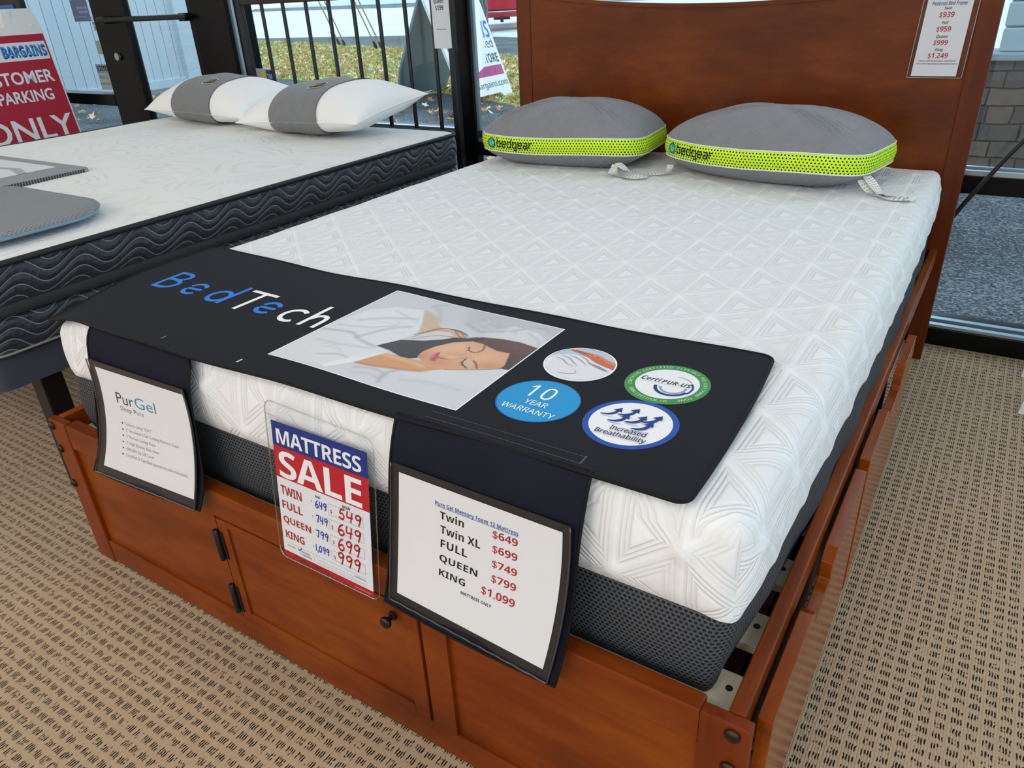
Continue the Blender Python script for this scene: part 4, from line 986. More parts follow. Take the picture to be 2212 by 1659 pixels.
fo1 = flap(FLl, FLr, 0); fo2 = flap(FRl, FRr, 1)
def sub(p, d=.0035): return (p[0], p[1]-d, p[2])
S1 = sheetS(*[sub(p) for p in ((.2684, .0194, .5899), (.5536, .0205, .5969), (.5596, -.0192, .3884), (.2591, -.0247, .3732), (.2806, .0016, .4829), (.5678, .0051, .5004))])
S2 = sheetS(*[sub(p) for p in ((1.0706, .0207, .5981), (1.3483, .0203, .5956), (1.3368, -.0227, .3785), (1.0683, -.0182, .3911), (1.0682, .0041, .4956), (1.3483, .0031, .4905))])
pocket(fo1, S1, (.075, .06, .02, .085)); pocket(fo2, S2, (.05, .06, .045, .07))
CU = [.08*k for k in range(1, 13)]
def sheet(name, S, label, cat, draw):
    mb = MB(); mb.grid(lambda u, v: S(u, v, 0), 12, 14)
    p = np.array(S(.5, .0)); t = thing(name, tuple(p), label, cat)
    mb.build('paper', M_PAPER, t, smooth=180); pr = Print(); draw(pr); pr.build('printed_text', S, t, CU, CU, lift=.0003, step=.0001); return t
def d_info(p):
    p.text('Pur', .180, .693, .382, .800, '#23262c', 'n', bold=-.004); p.text('Gel', .400, .697, .640, .806, '#2b86a8', 'n', bold=-.004); p.text('Sleep Pure', .205, .612, .485, .672, '#3c3f46', 'n', 1.1, bold=-.008)
    ls = ['Softness rating "SOFT"', '3" Ventilated I-Gel Cooling Memory Foam', '2" PurGel Cooling Foam', '7" High Density Base Foam', '400 GSM Zip Off Cover', 'CertiPurUS Certified (against harmful chemicals)']
    ends = [.558, .845, .585, .625, .57, .93]
    for i, (l, e) in enumerate(zip(ls, ends)):
        y = .492-.0625*i; p.disc(.208, y+.008, .0075, .010, '#33363c', 12); p.text(l, .245, y-.014, e, y+.026, '#7b7d84', 'n', bold=-.006)
sheet('information_sheet', S1, 'white information sheet in the clear pocket of the flap nearer the black bed', 'paper sheet', d_info)
def d_price(p):
    p.text('Pure Gel Memory Foam 12 Mattress', .246, .838, .757, .884, '#27508c', 'b'); p.rect(.246, .842, .757, .846, '#27508c')
    for t, x0, y0, x1, y1 in (('Twin', .279, .752, .432, .815), ('Twin XL', .284, .640, .537, .706), ('FULL', .289, .530, .460, .592), ('QUEEN', .286, .408, .532, .472), ('KING', .288, .305, .462, .358)): p.text(t, x0, y0, x1, y1, '#16181c', 'b')
    for t, x0, y0, x1, y1 in (('$649', .607, .758, .756, .824), ('$699', .610, .648, .758, .713), ('$749', .614, .537, .763, .600), ('$799', .618, .426, .767, .491), ('$1,099', .565, .308, .772, .376)): p.text(t, x0, y0, x1, y1, '#a3262f', 'b')
    p.text('MATTRESS ONLY', .440, .238, .638, .262, '#1c1e22', 'b')
sheet('price_sheet', S2, 'white price sheet with red prices in the clear pocket beside the cherry cabinet door knob', 'paper sheet', d_price)

# ---- mattress sale card in a clear sleeve, leaning on the mattress in front of the footboard
SS = quadS((.755, .043, .629), (1.001, .042, .620), (1.019, -.0155, .347), (.785, -.0155, .348))
SPp = quadS((.769, .0358, .595), (.989, .0365, .596), (1.006, -.0160, .346), (.794, -.0155, .348))
sc_t = thing('sale_card', (.89, -.016, .345), 'red white and blue mattress sale card in a clear sleeve against the footboard', 'sale sign')
def rr2(r, k=6, asp=.88):
    P = []
    for cx, cy, a0 in ((r, r*asp, 180), (1-r, r*asp, 270), (1-r, 1-r*asp, 0), (r, 1-r*asp, 90)):
        for i in range(k+1): a = math.radians(a0+90*i/k); P.append((cx+r*math.cos(a), cy+r*asp*math.sin(a)))
    return P
SB = lambda u, v, h=0.0: SS(-.005+1.01*u, -.012+1.012*v, h)
panelmesh(lambda u, v, h: SB(u, v, h+.0016), rr2(.07), .0008).build('clear_sleeve', M_ACRYL, sc_t)
rm = rr2(.07); MB().tube([SB(u, v, .0008) for u, v in rm+rm[:1]], .0012, 6, cap=False).tube([SB(u, .915, .0018) for u in np.linspace(.01, .99, 12)], .0006, 5).build('sleeve_rim', clear('sleeve_edge', .22, (.75, .77, .8, 1), .15), sc_t, smooth=180)
MB().add([SPp(0, 0, 0), SPp(1, 0, 0), SPp(1, 1, 0), SPp(0, 1, 0)], [(0, 1, 2, 3)]).build('card', M_PAPER, sc_t)
pr = Print(); NB, RD, WH = '#0d2b78', '#b3131f', '#e2e2e5'
pr.rect(0, .825, 1, 1, NB); pr.rect(0, .597, 1, .825, RD); pr.rect(0, 0, 1, .041, '#a8141f'); pr.up()
pr.text('MATTRESS', .047, .846, .937, .953, WH, 'b', .92); pr.text('SALE', .047, .604, .930, .800, WH, 'b', .92)
DR = '#9c1f28'
for t, x0, y0, x1, y1 in (('TWIN', .035, .475, .273, .541), ('FULL', .035, .368, .268, .428), ('QUEEN', .032, .252, .350, .313), ('KING', .04, .146, .258, .204)): pr.text(t, x0, y0, x1, y1, DR, 'b', .95)
pr.text('WAS', .43, .549, .484, .568, '#3a4150', 'b'); pr.text('NOW', .72, .553, .80, .576, '#2b3450', 'b')
GR = '#8b8d92'
for y0, y1 in ((.465, .545), (.362, .434), (.249, .321), (.139, .209)): pr.frame(.566, y0, .928, y1, .002, GR); pr.rect(.40, y0+.018, .555, y0+.0195, GR)
for y in (.111, .066, .053): pr.rect(.39 if y < .1 else .042, y, .93, y+.0016, GR)
pr.rect(.395, .083, .80, .0846, GR)
for x, y in ((.595, .482), (.598, .372), (.600, .262), (.602, .152)): pr.textc('$', x, y, .026, DR, 'b')
for x, y in ((.385, .505), (.385, .395), (.375, .28), (.365, .165)): pr.textc('$', x, y, .014, '#3a4150', 'b')
pr.text('INCLUDES:', .045, .082, .14, .092, GR, 'b'); pr.text('MATTRESS', .21, .080, .308, .093, '#6b6e75', 'b'); pr.text('FOUNDATION', .21, .059, .33, .072, '#6b6e75', 'b'); pr.text('GUARANTEE', .81, .088, .925, .100, GR, 'b')
pr.frame(.185, .062, .197, .073, .0016, GR); pr.frame(.355, .080, .367, .091, .0016, GR); pr.frame(.355, .058, .367, .069, .0016, GR)
pr.rect(.80, .014, .975, .0165, '#e9b9bc'); pr.up()
BLU, MRK = '#1d2f9a', '#a3151f'
for t, b in (('649', (.42, .478, .552, .532)), ('749', (.415, .368, .552, .425)), ('799', (.402, .255, .548, .313)), ('1,099', (.385, .150, .545, .200))): hand(pr, t, *b, .0085, BLU)
for t, b in (('549', (.665, .470, .920, .545)), ('649', (.648, .352, .908, .436)), ('699', (.640, .240, .890, .330)), ('999', (.626, .134, .888, .222))): hand(pr, t, *b, .0135, MRK)
pr.stroke([(.172, .098), (.190, .086), (.223, .115)], .007, BLU, False)
HK = '#5c0f18'; X0 = .134
def hw(st): pr.stroke([(X0+.39*a, .006+.032*b) for a, b in st], .0042, HK, False)
for st in ([(0, 0), (0, 1), (.07, .95), (.08, .6), (0, .5)], [(.12, .7), (.12, .1), (.18, .0), (.2, .6), (.21, 0)], [(.24, 0), (.24, .7), (.31, .6), (.25, .35), (.32, 0)], [(.42, .7), (.35, .6), (.35, .05), (.42, 0)], [(.35, .35), (.41, .37)],
           [(.62, .8), (.55, .95), (.49, .5), (.53, .05), (.61, .1), (.62, .45), (.56, .45)], [(.72, .7), (.66, .65), (.66, .05), (.73, 0)], [(.66, .35), (.72, .36)], [(.77, .8), (.77, .03), (.83, .0)], [(.89, .95), (.89, 0)], [(.93, .8), (.98, .95), (1.0, .7), (.93, .05), (1.02, 0)]): hw(st)
pr.build('printed_card', SPp, sc_t, lift=.0002, step=.00015)

# ---- bed frame price tag taped to the headboard
SH = quadS((1.437, 2.092, 1.152), (1.556, 2.092, 1.152), (1.550, 2.092, .9335), (1.4275, 2.092, .9335))
ht = thing('price_tag', (1.49, 2.092, .93), 'white price tag in a clear sleeve taped high on the cherry headboard', 'price tag')
panelmesh(lambda u, v, h: SH(-.09+1.22*u, -.02+1.05*v, h+.0012), rr2(.03), .0008).build('clear_sleeve', M_ACRYL, ht)
MB().tube([SH(-.09+1.22*u, -.02+1.05*v, .0012) for u, v in rr2(.03)+rr2(.03)[:1]], .0012, 6, cap=False).build('sleeve_rim', clear('tag_edge', .25, (.6, .6, .62, 1), .15), ht, smooth=180)
MB().add([SH(0, 0, 0), SH(1, 0, 0), SH(1, 1, 0), SH(0, 1, 0)], [(0, 1, 2, 3)]).build('card', M_PAPER, ht)
pr = Print(); R2 = '#a02a34'
pr.text('Pedestal Bed Frame', .107, .884, .880, .935, '#35507e', 'bi')
for t, x0, y0, x1, y1, c in (('Twin', .40, .832, .565, .868, '#23252b'), ('$939', .322, .728, .650, .806, R2), ('Full', .417, .655, .560, .695, '#23252b'), ('$959', .334, .553, .650, .630, R2), ('Queen', .367, .476, .615, .522, '#23252b'), ('$999', .337, .386, .650, .460, R2), ('King', .408, .312, .580, .358, '#23252b'), ('$1,249', .281, .222, .720, .298, R2)): pr.text(t, x0, y0, x1, y1, c, 'bi' if c == R2 else 'bi')
pr.text('Shown with Blackpepper Headboard', .10, .183, .925, .208, '#3a3c44', 'bi'); pr.text('Price varies depending on Headboard Choice', .065, .147, .955, .171, '#3a3c44', 'bi')
pr.build('printed_text', SH, ht, lift=.0003, step=.0001)

# ------------------------------------------------------------------ grey gusseted pillows
def gusset_pillow(name, label, c, rot, wx, wy, zb, g0, g1, zt, front_bow=.0, tilt=0.0, tags=()):
    t = thing(name, (c[0], c[1], zb), label, 'pillow', 'grey pillows with lime mesh sides')
    co, si = math.cos(rot), math.sin(rot)
    def place(x, y, z):
        z = z+tilt*x*min(1, max(0, (z-zb)/.05)); return (c[0]+x*co-y*si, c[1]+x*si+y*co, z)
    N = 96; out = []; s = 0
    for k in range(N):
        a = 2*math.pi*k/N-math.pi*.75; e = 2/5.2
        ca, sa = math.cos(a), math.sin(a); x = wx/2*math.copysign(abs(ca)**e, ca); y = wy/2*math.copysign(abs(sa)**e, sa)
        if y < 0: y -= front_bow*(1-(x/(wx/2))**2)
        out.append([x, y])
    per = [0]
    for a, b in zip(out, out[1:]+out[:1]): per.append(per[-1]+math.dist(a, b))
    def wave(k): x, y = out[k]; return .004*math.sin(x*11+y*3)+.002*math.sin(y*17)
    def dome(name_, zg, zp, sgn, p1, m):
        mb = MB(); rings = [1, .985, .95, .9, .83, .74, .64, .53, .42, .3, .18, .07]; vs = []
        for r in rings:
            h = (1-r**p1)**.72
            for k in range(N):
                x, y = out[k]; q = r+(.012*sgn*math.sin(k*.8)*(1-r)*r if sgn < 0 else 0)
                z = zg+wave(k)*r**4+(zp-zg)*h
                pk = .004*math.exp(-((abs(x)/(wx/2)-1)**2+(abs(y)/(wy/2)-1)**2)*6)*math.sin(k*2.1)*r*(1-r)*6
                if sgn < 0: z = max(z, zb+.0005+.0*k)
                px, py = x*q, y*q
                if sgn < 0: kk = 1-.06*min(1, max(0, (zg-z)/(zg-zb)))*(.6+.4*r); px, py = px*kk, py*kk
                vs.append(place(px, py, z+pk))
        vs.append(place(0, 0, zp if sgn > 0 else zb)); n = len(rings)
        fs = [(i*N+k, i*N+(k+1) % N, (i+1)*N+(k+1) % N, (i+1)*N+k) for i in range(n-1) for k in range(N)]+[((n-1)*N+k, (n-1)*N+(k+1) % N, n*N) for k in range(N)]
        mb.add(vs, fs, 0, [[(vs[i][0], vs[i][1]) for i in f] for f in fs]); return mb.build(name_, m, t, smooth=180)
    dome('top_panel', g1, zt, 1, 2.3, M_KNIT); dome('bottom_panel', g0, zb-.012, -1, 3.2, M_KNIT)
    def GS(s_, z_, h=0.0):   # point on the mesh side: arc length, height 0..1
        s_ %= per[-1]; k = max(0, min(N-1, int(np.searchsorted(per, s_, 'right'))-1)); f = (s_-per[k])/(per[k+1]-per[k]); a, b = out[k], out[(k+1) % N]
        x, y = a[0]+(b[0]-a[0])*f, a[1]+(b[1]-a[1])*f; L = math.hypot(b[0]-a[0], b[1]-a[1]); nx, ny = (b[1]-a[1])/L, -(b[0]-a[0])/L
        wv = wave(k)*(1-f)+wave((k+1) % N)*f; o = .007*math.sin(math.pi*z_)+h
        return place(x+nx*o, y+ny*o, g0+wv+(g1-g0)*z_)
    mb = MB(); vs = [GS(per[k], j/6) for j in range(7) for k in range(N)]; fs = []; us = []
    for j in range(6):
        for k in range(N):
            fs.append((j*N+k, j*N+(k+1) % N, (j+1)*N+(k+1) % N, (j+1)*N+k)); z0, z1 = j/6*(g1-g0), (j+1)/6*(g1-g0); us.append([(per[k], z0), (per[k+1], z0), (per[k+1], z1), (per[k], z1)])
    mb.add(vs, fs, 0, us); gu = mb.build('mesh_gusset', M_LIME, t, smooth=180)
    for zz in (0, 1): MB().tube([GS(per[k], zz, .001) for k in range(N)]+[GS(0, zz, .001)], .0022, 6, cap=False).build('edge_piping', flat('pale_piping', '#dfe3d8', .6), t, smooth=180)
    # logo, at the left end of the front side
    i0 = min(range(N), key=lambda k: (out[k][0]+wx/2)**2+(out[k][1]+wy/2)**2); s0 = per[i0]+.035
    LS = lambda u, v, h=0.0: GS(s0+u, v/(g1-g0), h)
    H_ = g1-g0; pr = Print(); pr.disc(.018, H_*.52, .0165, .0165, '#1f9c9c', 24); pr.up(); pr.ring(.018, H_*.52, .0145, .0175, '#0c4a4a', n=24)
    pr.stroke([(.010, H_*.66), (.016, H_*.54), (.014, H_*.42), (.022, H_*.42)], .0022, '#bfe9e4'); pr.stroke([(.022, H_*.62), (.027, H_*.55), (.024, H_*.44)], .0022, '#bfe9e4')
    LT = dict(b=[[(0, 1.35), (0, 0), (.8, 0), (.8, .85), (0, .85)]], e=[[(.85, 0), (0, 0), (0, .85), (.85, .85), (.85, .42), (0, .42)]], d=[[(.85, 1.35), (.85, 0), (0, 0), (0, .85), (.85, .85)]],
              g=[[(.1, -.42), (.85, -.42), (.85, .85), (0, .85), (0, 0), (.85, 0)]], a=[[(.05, .85), (.85, .85), (.85, 0), (0, 0), (0, .42), (.85, .42)]], r=[[(0, 0), (0, .85), (.75, .85)]])
    x = .044; cw = .0165; ch = .021
    for chh in 'bedgear':
        for st in LT[chh]: pr.stroke([(x+p*cw, H_*.34+q_*ch) for p, q_ in st], .0038, '#0d130d', False)
        x += cw*1.32
    pr.build('logo', LS, gu, [.01*k for k in range(1, 21)], [.006*k for k in range(1, 10)], lift=.0010, step=.0004)
    for path, wd_, tx_ in tags:
        mb = MB(); P = smoothpath(path, 5); vs = []
        for i, p in enumerate(P):
            a, b = Vector(P[max(i-1, 0)]), Vector(P[min(i+1, len(P)-1)]); d = (b-a); d.z = 0; d.normalize(); n_ = Vector((-d.y, d.x, .25*math.sin(i*.5)))*wd_/2
            vs += [tuple(Vector(p)+n_), tuple(Vector(p)-n_)]
        mb.add(vs, [(2*i, 2*i+1, 2*i+3, 2*i+2) for i in range(len(P)-1)]); tg = mb.build('care_tag', flat('satin_tag', '#e6e6e2', .5), t, smooth=180, recalc=False)
        mk = MB()
        for i in range(2, len(P)-2):
            for j in (-.3, 0, .3):
                c0 = Vector(vs[2*i])*(.5+j)+Vector(vs[2*i+1])*(.5-j); d = (Vector(P[i+1])-Vector(P[i]))*.35; n_ = (Vector(vs[2*i])-Vector(vs[2*i+1])).normalized()*.0028
                up = Vector((0, 0, .0006)); mk.add([c0-n_+up, c0+n_+up, c0+n_+d+up, c0-n_+d+up], [(0, 1, 2, 3)])
        mk.build('tag_print', ink('#a2a2a2'), tg, recalc=False)
    return t
PZ = .664
gusset_pillow('gusset_pillow', 'grey knit pillow with lime mesh side nearer the window upright', (.388, 1.835), math.radians(4.5), .615, .385, PZ, .718, .772, .876, .008,
    tags=[([(.648, 1.655, .702), (.685, 1.635, .690), (.725, 1.645, .673), (.77, 1.68, .671), (.80, 1.715, .674), (.80, 1.74, .69)], .022, 1), ([(.64, 1.66, .695), (.640, 1.635, .676), (.668, 1.615, .671), (.72, 1.615, .671), (.768, 1.63, .671)], .03, 1)])
gusset_pillow('gusset_pillow', 'grey knit pillow with lime mesh side below the headboard price tag', (1.105, 1.846), math.radians(-11), .66, .345, PZ, .719, .774, .872, .045, .0,
    tags=[([(1.405, 1.705, .708), (1.430, 1.685, .690), (1.455, 1.655, .671), (1.485, 1.63, .670), (1.535, 1.625, .670)], .026, 1), ([(1.395, 1.695, .698), (1.43, 1.67, .674), (1.48, 1.65, .671), (1.545, 1.635, .6705)], .03, 1)])

# ------------------------------------------------------------------ the neighbouring king bed
NX0, NX1, NY0, NY1 = -2.22, -.29, .02, 2.05; NT = .70
nb = thing('upholstered_bed_base', (-1.25, 1.03, 0), 'navy upholstered platform base on black legs under the dark quilted mattress', 'bed base')
ol2, per2 = rrect(NX0+.01, NX1-.01, NY0+.01, NY1-.01, .04, 6, .1)
loft(MB(), ol2, per2, [(-.02, .365), (0, .37), (0, .452), (-.012, .459)], 0, True, True).build('side_panel', M_NAVY, nb, smooth=50)
for lx, ly in ((NX1-.055, .165), (NX1-.055, 1.85), (NX0+.055, .165), (NX0+.055, 1.85), (NX1-.055, 1.0)):
    MB().box(lx-.03, lx+.03, ly-.03, ly+.03, 0, .366, .003).build('leg', M_BLACK, nb)
box_t = thing('box_spring', (-1.25, 1.03, .459), 'low box spring in dark wave-stitched quilting under the quilted king mattress', 'box spring')
ol3, per3 = rrect(NX0, NX1, NY0, NY1, .07, 8, .05)
loft(MB(), ol3, per3, [(-.02, .4595), (.0, .468), (.003, .50), (.002, .545), (-.006, .556)], 0, True, True, vz=True).build('quilted_side', M_WAVE, box_t, smooth=60)
MB().tube([(p[0]+p[2]*.002, p[1]+p[3]*.002, .466) for p in ol3+ol3[:1]], .0035, 6, cap=False).build('grey_piping', flat('grey_piping', '#7d7b78', .6), box_t, smooth=180)
nm = thing('king_mattress', (-1.25, 1.03, .556), 'king mattress with cream damask top and dark wave-quilted sides', 'mattress')
loft(MB(), ol3, per3, [(-.01, .5565), (.004, .559), (.0045, .585), (.0, .588)], 0, False, True).build('bottom_border_tape', M_TAPE, nm, smooth=60)
loft(MB(), ol3, per3, [(.0, .588), (.008, .605), (.011, .635), (.006, .672), (.002, .682)], 0, vz=True).build('quilted_side', M_WAVE, nm, smooth=60)
mb = MB(); ins = [.004, -.012, -.035, -.07, -.12, -.2, -.3, -.42, -.55, -.70, -.85, -.94]; prof = []
vs = []
for o in ins:
    hh = NT-.010*math.exp(o/.03)
    k = max(0, 1+o/.96)
    for p in ol3:
        cx_, cy_ = (NX0+NX1)/2, (NY0+NY1)/2; qx = cx_+(p[0]-cx_)*k; qy = cy_+(p[1]-cy_)*k
        vs.append((qx, qy, hh+.007*math.sin(qx*7+1)*math.sin(qy*6)*min(1, -o*6 if o < 0 else 0)+.012*(1-k)))
nn = len(ol3); fs = [(i*nn+k, i*nn+(k+1) % nn, (i+1)*nn+(k+1) % nn, (i+1)*nn+k) for i in range(len(ins)-1) for k in range(nn)]+[tuple((len(ins)-1)*nn+k for k in range(nn))]
mb.add(vs, fs, 0, [[(vs[i][0], vs[i][1]) for i in f] for f in fs]); mb.build('damask_top', M_DAMASK, nm, smooth=180)
MB().tube([(p[0]+p[2]*.002, p[1]+p[3]*.002, .688) for p in ol3+ol3[:1]], .0085, 10, cap=False).build('top_border_tape', M_TAPE, nm, smooth=180)

# black metal headboard of that bed
mh = thing('metal_headboard', (-.95, 2.195, 0), 'black metal headboard of thin upright bars behind the white pillows', 'headboard')
hy = 2.195
for i, x in enumerate([-1.575, -1.422, -1.262, -1.110, -.955, -.802, -.649, -.497]):
    MB().tube([(x, hy, .45), (x, hy, 1.235)], .0095, 10).build('bar', M_BLACK, mh, smooth=60)
MB().box(-1.73, -.40, hy-.012, hy+.012, 1.222, 1.255, .004).build('top_rail', M_BLACK, mh)
MB().box(-1.73, -.40, hy-.012, hy+.012, .44, .47, .004).build('bottom_rail', M_BLACK, mh)
for x in (-1.74, -.40): MB().box(x-.016, x+.016, hy-.016, hy+.016, 0, 1.30, .004).build('end_post', M_BLACK, mh)
SQ = quadS((-.435, 2.112, 1.30), (-.343, 2.112, 1.30), (-.343, 2.112, 1.02), (-.435, 2.112, 1.02))
qt = thing('price_tag', (-.40, 2.112, 1.0), 'white price tag in a clear sleeve hanging on the black metal headboard', 'price tag')
panelmesh(lambda u, v, h: SQ(-.38+1.72*u, -.035+1.1*v, h+.0015), rr2(.04), .0012).build('clear_sleeve', M_ACRYL, qt)
MB().add([SQ(0, 0, 0), SQ(1, 0, 0), SQ(1, 1, 0), SQ(0, 1, 0)], [(0, 1, 2, 3)]).build('card', M_PAPER, qt)
pr = Print(); pr.text('Queen', .14, .60, .70, .67, '#26282e', 'b'); pr.text('$199', .22, .515, .68, .585, '#1a1c20', 'b'); pr.rect(.20, .26, .76, .268, '#5a5c62'); pr.build('printed_text', SQ, qt, lift=.0004, step=.0002)

# white pillows with a grey knit band
def band_pillow(label, c, rot, wx, wy, h, zb, tilt, roll=0.0):
    t = thing('banded_pillow', (c[0], c[1], zb), label, 'pillow', 'white pillows with a grey centre band')
    M3 = Matrix.Rotation(rot, 3, 'Z') @ Matrix.Rotation(tilt, 3, 'X') @ Matrix.Rotation(roll, 3, 'Y')
    def f(u, v, s, ex=0.0):
        pinch = 1-.07*(1-abs(v)**2)*abs(u)**3; pv = 1-.09*(1-abs(u)**2)*abs(v)**3
        prof = max(0, (1-abs(u)**2.6)*(1-abs(v)**2.4))**.52
        z = h/2*prof*(1 if s > 0 else .72)*s
        z += .004*math.sin(u*9+v*4)*prof
        p = M3 @ Vector((wx/2*u*pinch, wy/2*v*pv*(1+ex*2), z*(1+ex)+s*ex*.1))
        return p
    zmin = min(f(i/10, j/10, -1).z for i in range(-10, 11) for j in range(-10, 11))
    F = lambda u, v, s, ex=0.0: tuple(f(u, v, s, ex)+Vector((c[0], c[1], zb-zmin)))
    ts = [math.sin(math.pi/2*k/14) for k in range(-14, 15)]; n_ = len(ts)
    mb = MB()
    for s in (1, -1):
        vs = [F(u, v, s) for v in ts for u in ts]; mb.add(vs, [(j*n_+i, j*n_+i+1, (j+1)*n_+i+1, (j+1)*n_+i) for j in range(n_-1) for i in range(n_-1)])
    mb.build('pillow_body', M_COTTON, t, smooth=180, merge=1e-5)
    rim = [F(u, -1, 1) for u in ts]+[F(1, v, 1) for v in ts]+[F(u, 1, 1) for u in ts[::-1]]+[F(-1, v, 1) for v in ts[::-1]]
    MB().tube(rim, .0026, 6, cap=False).build('seam_piping', M_COTTON, t, smooth=180)
    us = np.linspace(-.40, .38, 17); vv = ts; mb = MB()
    for s in (1, -1):
        vs = [F(u, v, s, .018) for v in vv for u in us]; m = len(us)
        fs = [(j*m+i, j*m+i+1, (j+1)*m+i+1, (j+1)*m+i) for j in range(n_-1) for i in range(m-1)]
        mb.add(vs, fs, 0, [[(us[k % m]*wx/2, (k//m)*.012) for k in ff] for ff in fs])
    bd = mb.build('grey_band', M_BAND, t, smooth=180, merge=1e-5)
    LS = lambda u, v, hh=0.0: tuple(Vector(F(u*2/wx, -.38+v*2/wy, 1, .018))+Vector((0, -.4*hh, hh)))
    pr = Print(); pr.poly([(p*.112, q*.048) for p, q in rr2(.22, 5)], '#d6d2c4'); pr.up(); pr.poly([(p*.100+.006, q*.038+.005) for p, q in rr2(.22, 5)], '#1a1713'); pr.up(); pr.disc(.030, .024, .012, .012, '#c98a2a', 16); pr.text('Bedgear', .044, .015, .098, .033, '#a9803a', 'b')
    pr.build('logo_patch', LS, bd, [.02*k for k in range(-2, 6)], (), lift=.002, step=.0006); return t
band_pillow('white pillow with grey band, nearer the glass door and behind the other', (-1.72, 1.95), math.radians(-6), .90, .38, .22, NT+.004, math.radians(12))
band_pillow('white pillow with grey band, nearer the sandwich board and the cherry bed', (-.86, 1.85), math.radians(-6), .86, .42, .225, NT+.004, math.radians(9), math.radians(-3))

# two fabric samples lying on the king mattress
def slab(outl, per_, prof, z0): return loft(MB(), outl, per_, [(o, z0+z) for o, z in prof], 0, True, True)
s1 = thing('sample_board', (-1.45, .6, NT), 'flat grey sample board with white printed panel on the cream mattress', 'sample board')
o1, p1 = rrect(-1.78, -1.085, .22, .845, .018, 5, .05)
slab(o1, p1, [(-.003, .0065), (0, .009), (0, .022), (-.004, .0255)], NT).build('board', flat('grey_felt', '#8c8f92', .85), s1, smooth=40)
mb = MB()
for k in range(60): x_ = -1.08; mb.box(-1.088, -1.0825, .245+k*.0097, .2495+k*.0097, NT+.0085, NT+.0225)
mb.build('whipped_edge', flat('edge_thread', '#3d4043', .8), s1)
Sb = quadS((-1.70, .795, NT+.0262), (-1.215, .795, NT+.0262), (-1.215, .30, NT+.0262), (-1.70, .30, NT+.0262))
MB().add([Sb(0, 0, 0), Sb(1, 0, 0), Sb(1, 1, 0), Sb(0, 1, 0)], [(0, 1, 2, 3)]).build('printed_panel', flat('panel_white', '#d5d8dc', .5), s1)
pr = Print(); pr.poly([(.0, .80), (.3, .86), (.45, .80), (.75, .86), (1, .78), (1, .72), (.7, .80), (.4, .74), (0, .74)], '#a3a7ac'); pr.rect(.55, .58, .96, .592, '#9ba0a6'); pr.rect(.55, .52, .92, .532, '#9ba0a6'); pr.rect(.55, .46, .96, .472, '#9ba0a6'); pr.build('panel_print', Sb, s1)
s2 = thing('mesh_pad', (-.66, .3, NT), 'rounded grey mesh pad with blue underside at the cream mattress edge', 'pad')
o2, p2 = rrect(-1.075, -.375, .05, .530, .16, 12, .05)
slab(o2, p2, [(-.02, .0075), (-.006, .010), (-.002, .0185)], NT+.007).build('blue_underside', flat('pale_blue_gel', '#86a4c0', .4), s2, smooth=60)
mb = MB(); loft(mb, o2, p2, [(-.002, NT+.0255), (.0, NT+.030), (-.006, NT+.038), (-.03, NT+.043), (-.034, NT+.0415), (-.06, NT+.0445)], 0, True, False)
mb.uv = [[(mb.v[i][0], mb.v[i][1]) for i in f] for f in mb.f]; mb.build('mesh_cover', M_PADMESH, s2, smooth=70)

# ------------------------------------------------------------------ customer parking sandwich board indoors
SI = quadS((-3.15, 1.38, 1.14), (-3.15, 1.913, 1.14), (-3.0, 1.915, .06), (-3.0, 1.378, .06))
ps = thing('parking_sign', (-3.2, 1.65, 0), 'red and white customer parking sandwich board beyond the king mattress', 'sign')
panelmesh(SI, [(0, 1), (0, -.055), (.2, -.055), (.25, .0), (.75, .0), (.8, -.055), (1, -.055), (1, 1), (.955, 1.115), (.64, 1.115), (.62, 1.03), (.38, 1.03), (.36, 1.115), (.045, 1.115)], .04).build('front_panel', M_WHITEPL, ps)
SI2 = quadS((-3.24, 1.913, 1.14), (-3.24, 1.38, 1.14), (-3.5, 1.378, .06), (-3.5, 1.915, .06))
panelmesh(SI2, [(0, 1), (0, -.055), (.2, -.055), (.25, .0), (.75, .0), (.8, -.055), (1, -.055), (1, 1), (.955, 1.115), (.64, 1.115), (.62, 1.03), (.38, 1.03), (.36, 1.115), (.045, 1.115)], .04).build('back_panel', M_WHITEPL, ps)
MB().box(-3.245, -3.16, 1.735, 1.77, 1.16, 1.262, .006).build('hinge_latch', M_WHITEPL, ps)
MB().lathe([(.014, 0), (.012, .004), (.0002, .0045)], (-3.156, 1.865, 1.172), 'x', 16).build('latch_button', M_WHITEPL, ps)
pr = Print(); CR = '#ab1e36'; LW = '#e3e2e6'
pr.rect(.02, .02, .985, .992, CR); pr.up(); pr.rect(.04, .870, .968, .957, LW); pr.up()
pr.text('SLEEP', .07, .886, .46, .944, '#1d4f9c', 'b', bold=.01); pr.text('BARGAINS', .495, .884, .955, .938, '#10336e', 'b', bold=.02); pr.up(); pr.text('BARGAINS', .49, .889, .948, .943, '#2f86cf', 'b', bold=.0)
pr.text('CUSTOMER', .07, .757, .93, .820, LW, 'n', bold=.022); pr.text('PARKING', .27, .668, .855, .727, LW, 'n', bold=.022); pr.text('ONLY', -.0, .477, .955, .593, LW, 'n', bold=.018)
pr.build('lettering', SI, ps, lift=.001, step=.0006)

# display stand behind it
ds_ = thing('poster_stand', (-3.9, 2.08, 0), 'black poster stand with blue panels behind the parking sign', 'display')
MB().box(-4.35, -3.63, 2.07, 2.11, 0, 1.55, .004).build('stand_panel', M_BLACK, ds_)
MB().box(-4.3, -3.70, 2.064, 2.07, .62, 1.292).build('blue_poster', flat('bright_blue_print', '#1667b4', .35), ds_)
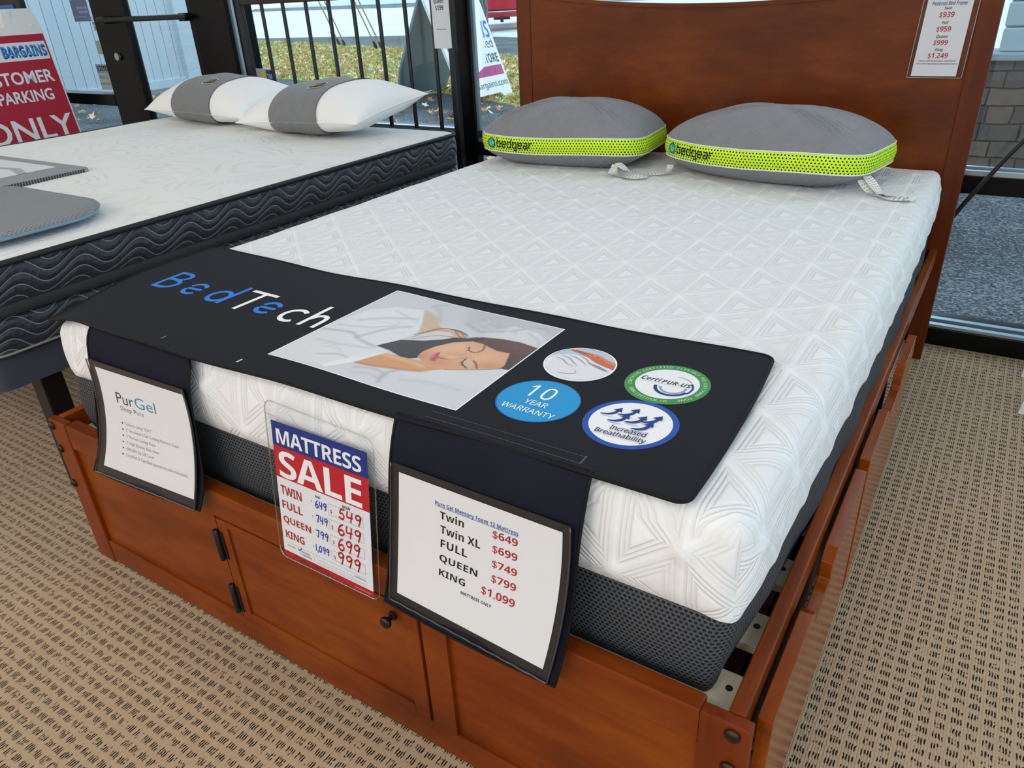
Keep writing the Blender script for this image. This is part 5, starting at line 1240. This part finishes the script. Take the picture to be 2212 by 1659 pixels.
# notices stuck on the glass beside the door: seen from behind, so mirrored
def decal(name, x0, x1, z0, z1, bg, rows, label, y=WY+.074):
    S = quadS((x0, y, z1), (x1, y, z1), (x1, y, z0), (x0, y, z0)); t = thing(name, ((x0+x1)/2, y, z0), label, 'notice')
    MB().box(x0, x1, y, y+.003, z0, z1).build('sheet', flat('sheet_'+bg.strip('#'), bg, .6), t)
    pr = Print()
    for r in rows:
        if r[0] == 'rect': pr.rect(*r[1:])
        else: pr.text(r[0], *r[1:6], st='b', flip=True)
    if rows: pr.build('printed_text', S, t, lift=.0006, step=.0003)
decal('window_notice', -3.53, -3.345, 1.178, 1.302, '#66779a', [('No Credit', .28, .56, .95, .70, '#aebbd2'), ('Needed', .42, .38, .95, .52, '#aebbd2'), ('rect', .1, .2, .8, .23, '#9aa8c4')], 'blue notice on the glass, seen from behind, uppermost beside the door')
decal('window_notice', -3.34, -3.25, 1.118, 1.205, '#c9d9e4', [('rect', 0, .45, 1, .62, '#5ba6d2'), ('VISITORS', .1, .08, .95, .34, '#55606c')], 'small pale notice with a blue stripe on the glass by the door frame')
decal('window_notice', -3.37, -3.235, .985, 1.065, '#a4afae', [], 'plain grey-green notice on the glass below the blue-striped one')
decal('window_notice', -3.44, -3.24, .77, .925, '#b3c2c6', [('rect', 0, .68, 1, 1, '#8a9aa4'), ('NOTICE', .05, .74, .82, .94, '#c8d4da'), ('24 HOUR', .05, .42, .55, .56, '#8896a0'), ('SURVEILLANCE', .05, .2, .7, .28, '#8896a0')], 'grey notice sheet lowest on the glass beside the door')
adt = thing('alarm_sticker', (-1.81, WY+.07, .84), 'small blue and yellow alarm sticker low on the glass behind the white pillow', 'sticker')
SAD = quadS((-1.89, WY+.072, .912), (-1.735, WY+.072, .906), (-1.735, WY+.072, .845), (-1.89, WY+.072, .850))
MB().add([SAD(0, 0, 0), SAD(1, 0, 0), SAD(1, 1, 0), SAD(0, 1, 0)], [(0, 1, 2, 3)]).build('sticker', flat('sticker_grey', '#aeb8bc', .5), adt)
pr = Print(); pr.rect(.36, .05, .58, .75, '#d8d21e'); pr.rect(.62, .05, .96, .92, '#27407e'); pr.up(); pr.text('ADT', .65, .2, .93, .6, '#c9d2e2', 'b', flip=True); pr.build('printed_text', SAD, adt, lift=.0005, step=.0003)

# ------------------------------------------------------------------ small things on the right
cb = MB().tube(smoothpath([(1.52, 2.2, .012), (1.56, 2.2, .2), (1.60, 2.2, .42), (1.633, 2.2, .506), (1.673, 2.2, .581), (1.728, 2.2, .680), (1.766, 2.2, .742), (1.83, 2.2, .86), (1.88, 2.2, 1.05), (1.90, 2.2, 1.4), (1.90, 2.2, 2.9)], 6), .0075, 10)
cb.build('power_cable', M_BLACK, smooth=180, label='black cable running up past the window beside the headboard', cat='cable')
wt = thing('side_table', (2.28, 1.85, 0), 'white side table leg standing on the carpet by the low window', 'table')
def leg(x, y, dx, dy):
    mb = MB().box(x-.013, x+.013, y-.013, y+.013, 0, .5); mb.v = [(p[0]+dx*p[2], p[1]+dy*p[2], p[2]) for p in mb.v]; return mb
M_WM = flat('white_metal', '#dcdcd8', .4)
for x, y, dx, dy in ((1.945, 1.845, .12, .02), (2.62, 1.845, -.12, .02), (1.945, 2.12, .12, -.02), (2.62, 2.12, -.12, -.02)): leg(x, y, dx, dy).build('leg', M_WM, wt)
MB().box(1.99, 2.58, 1.82, 2.15, .5, .525, .004).build('table_top', M_WM, wt)
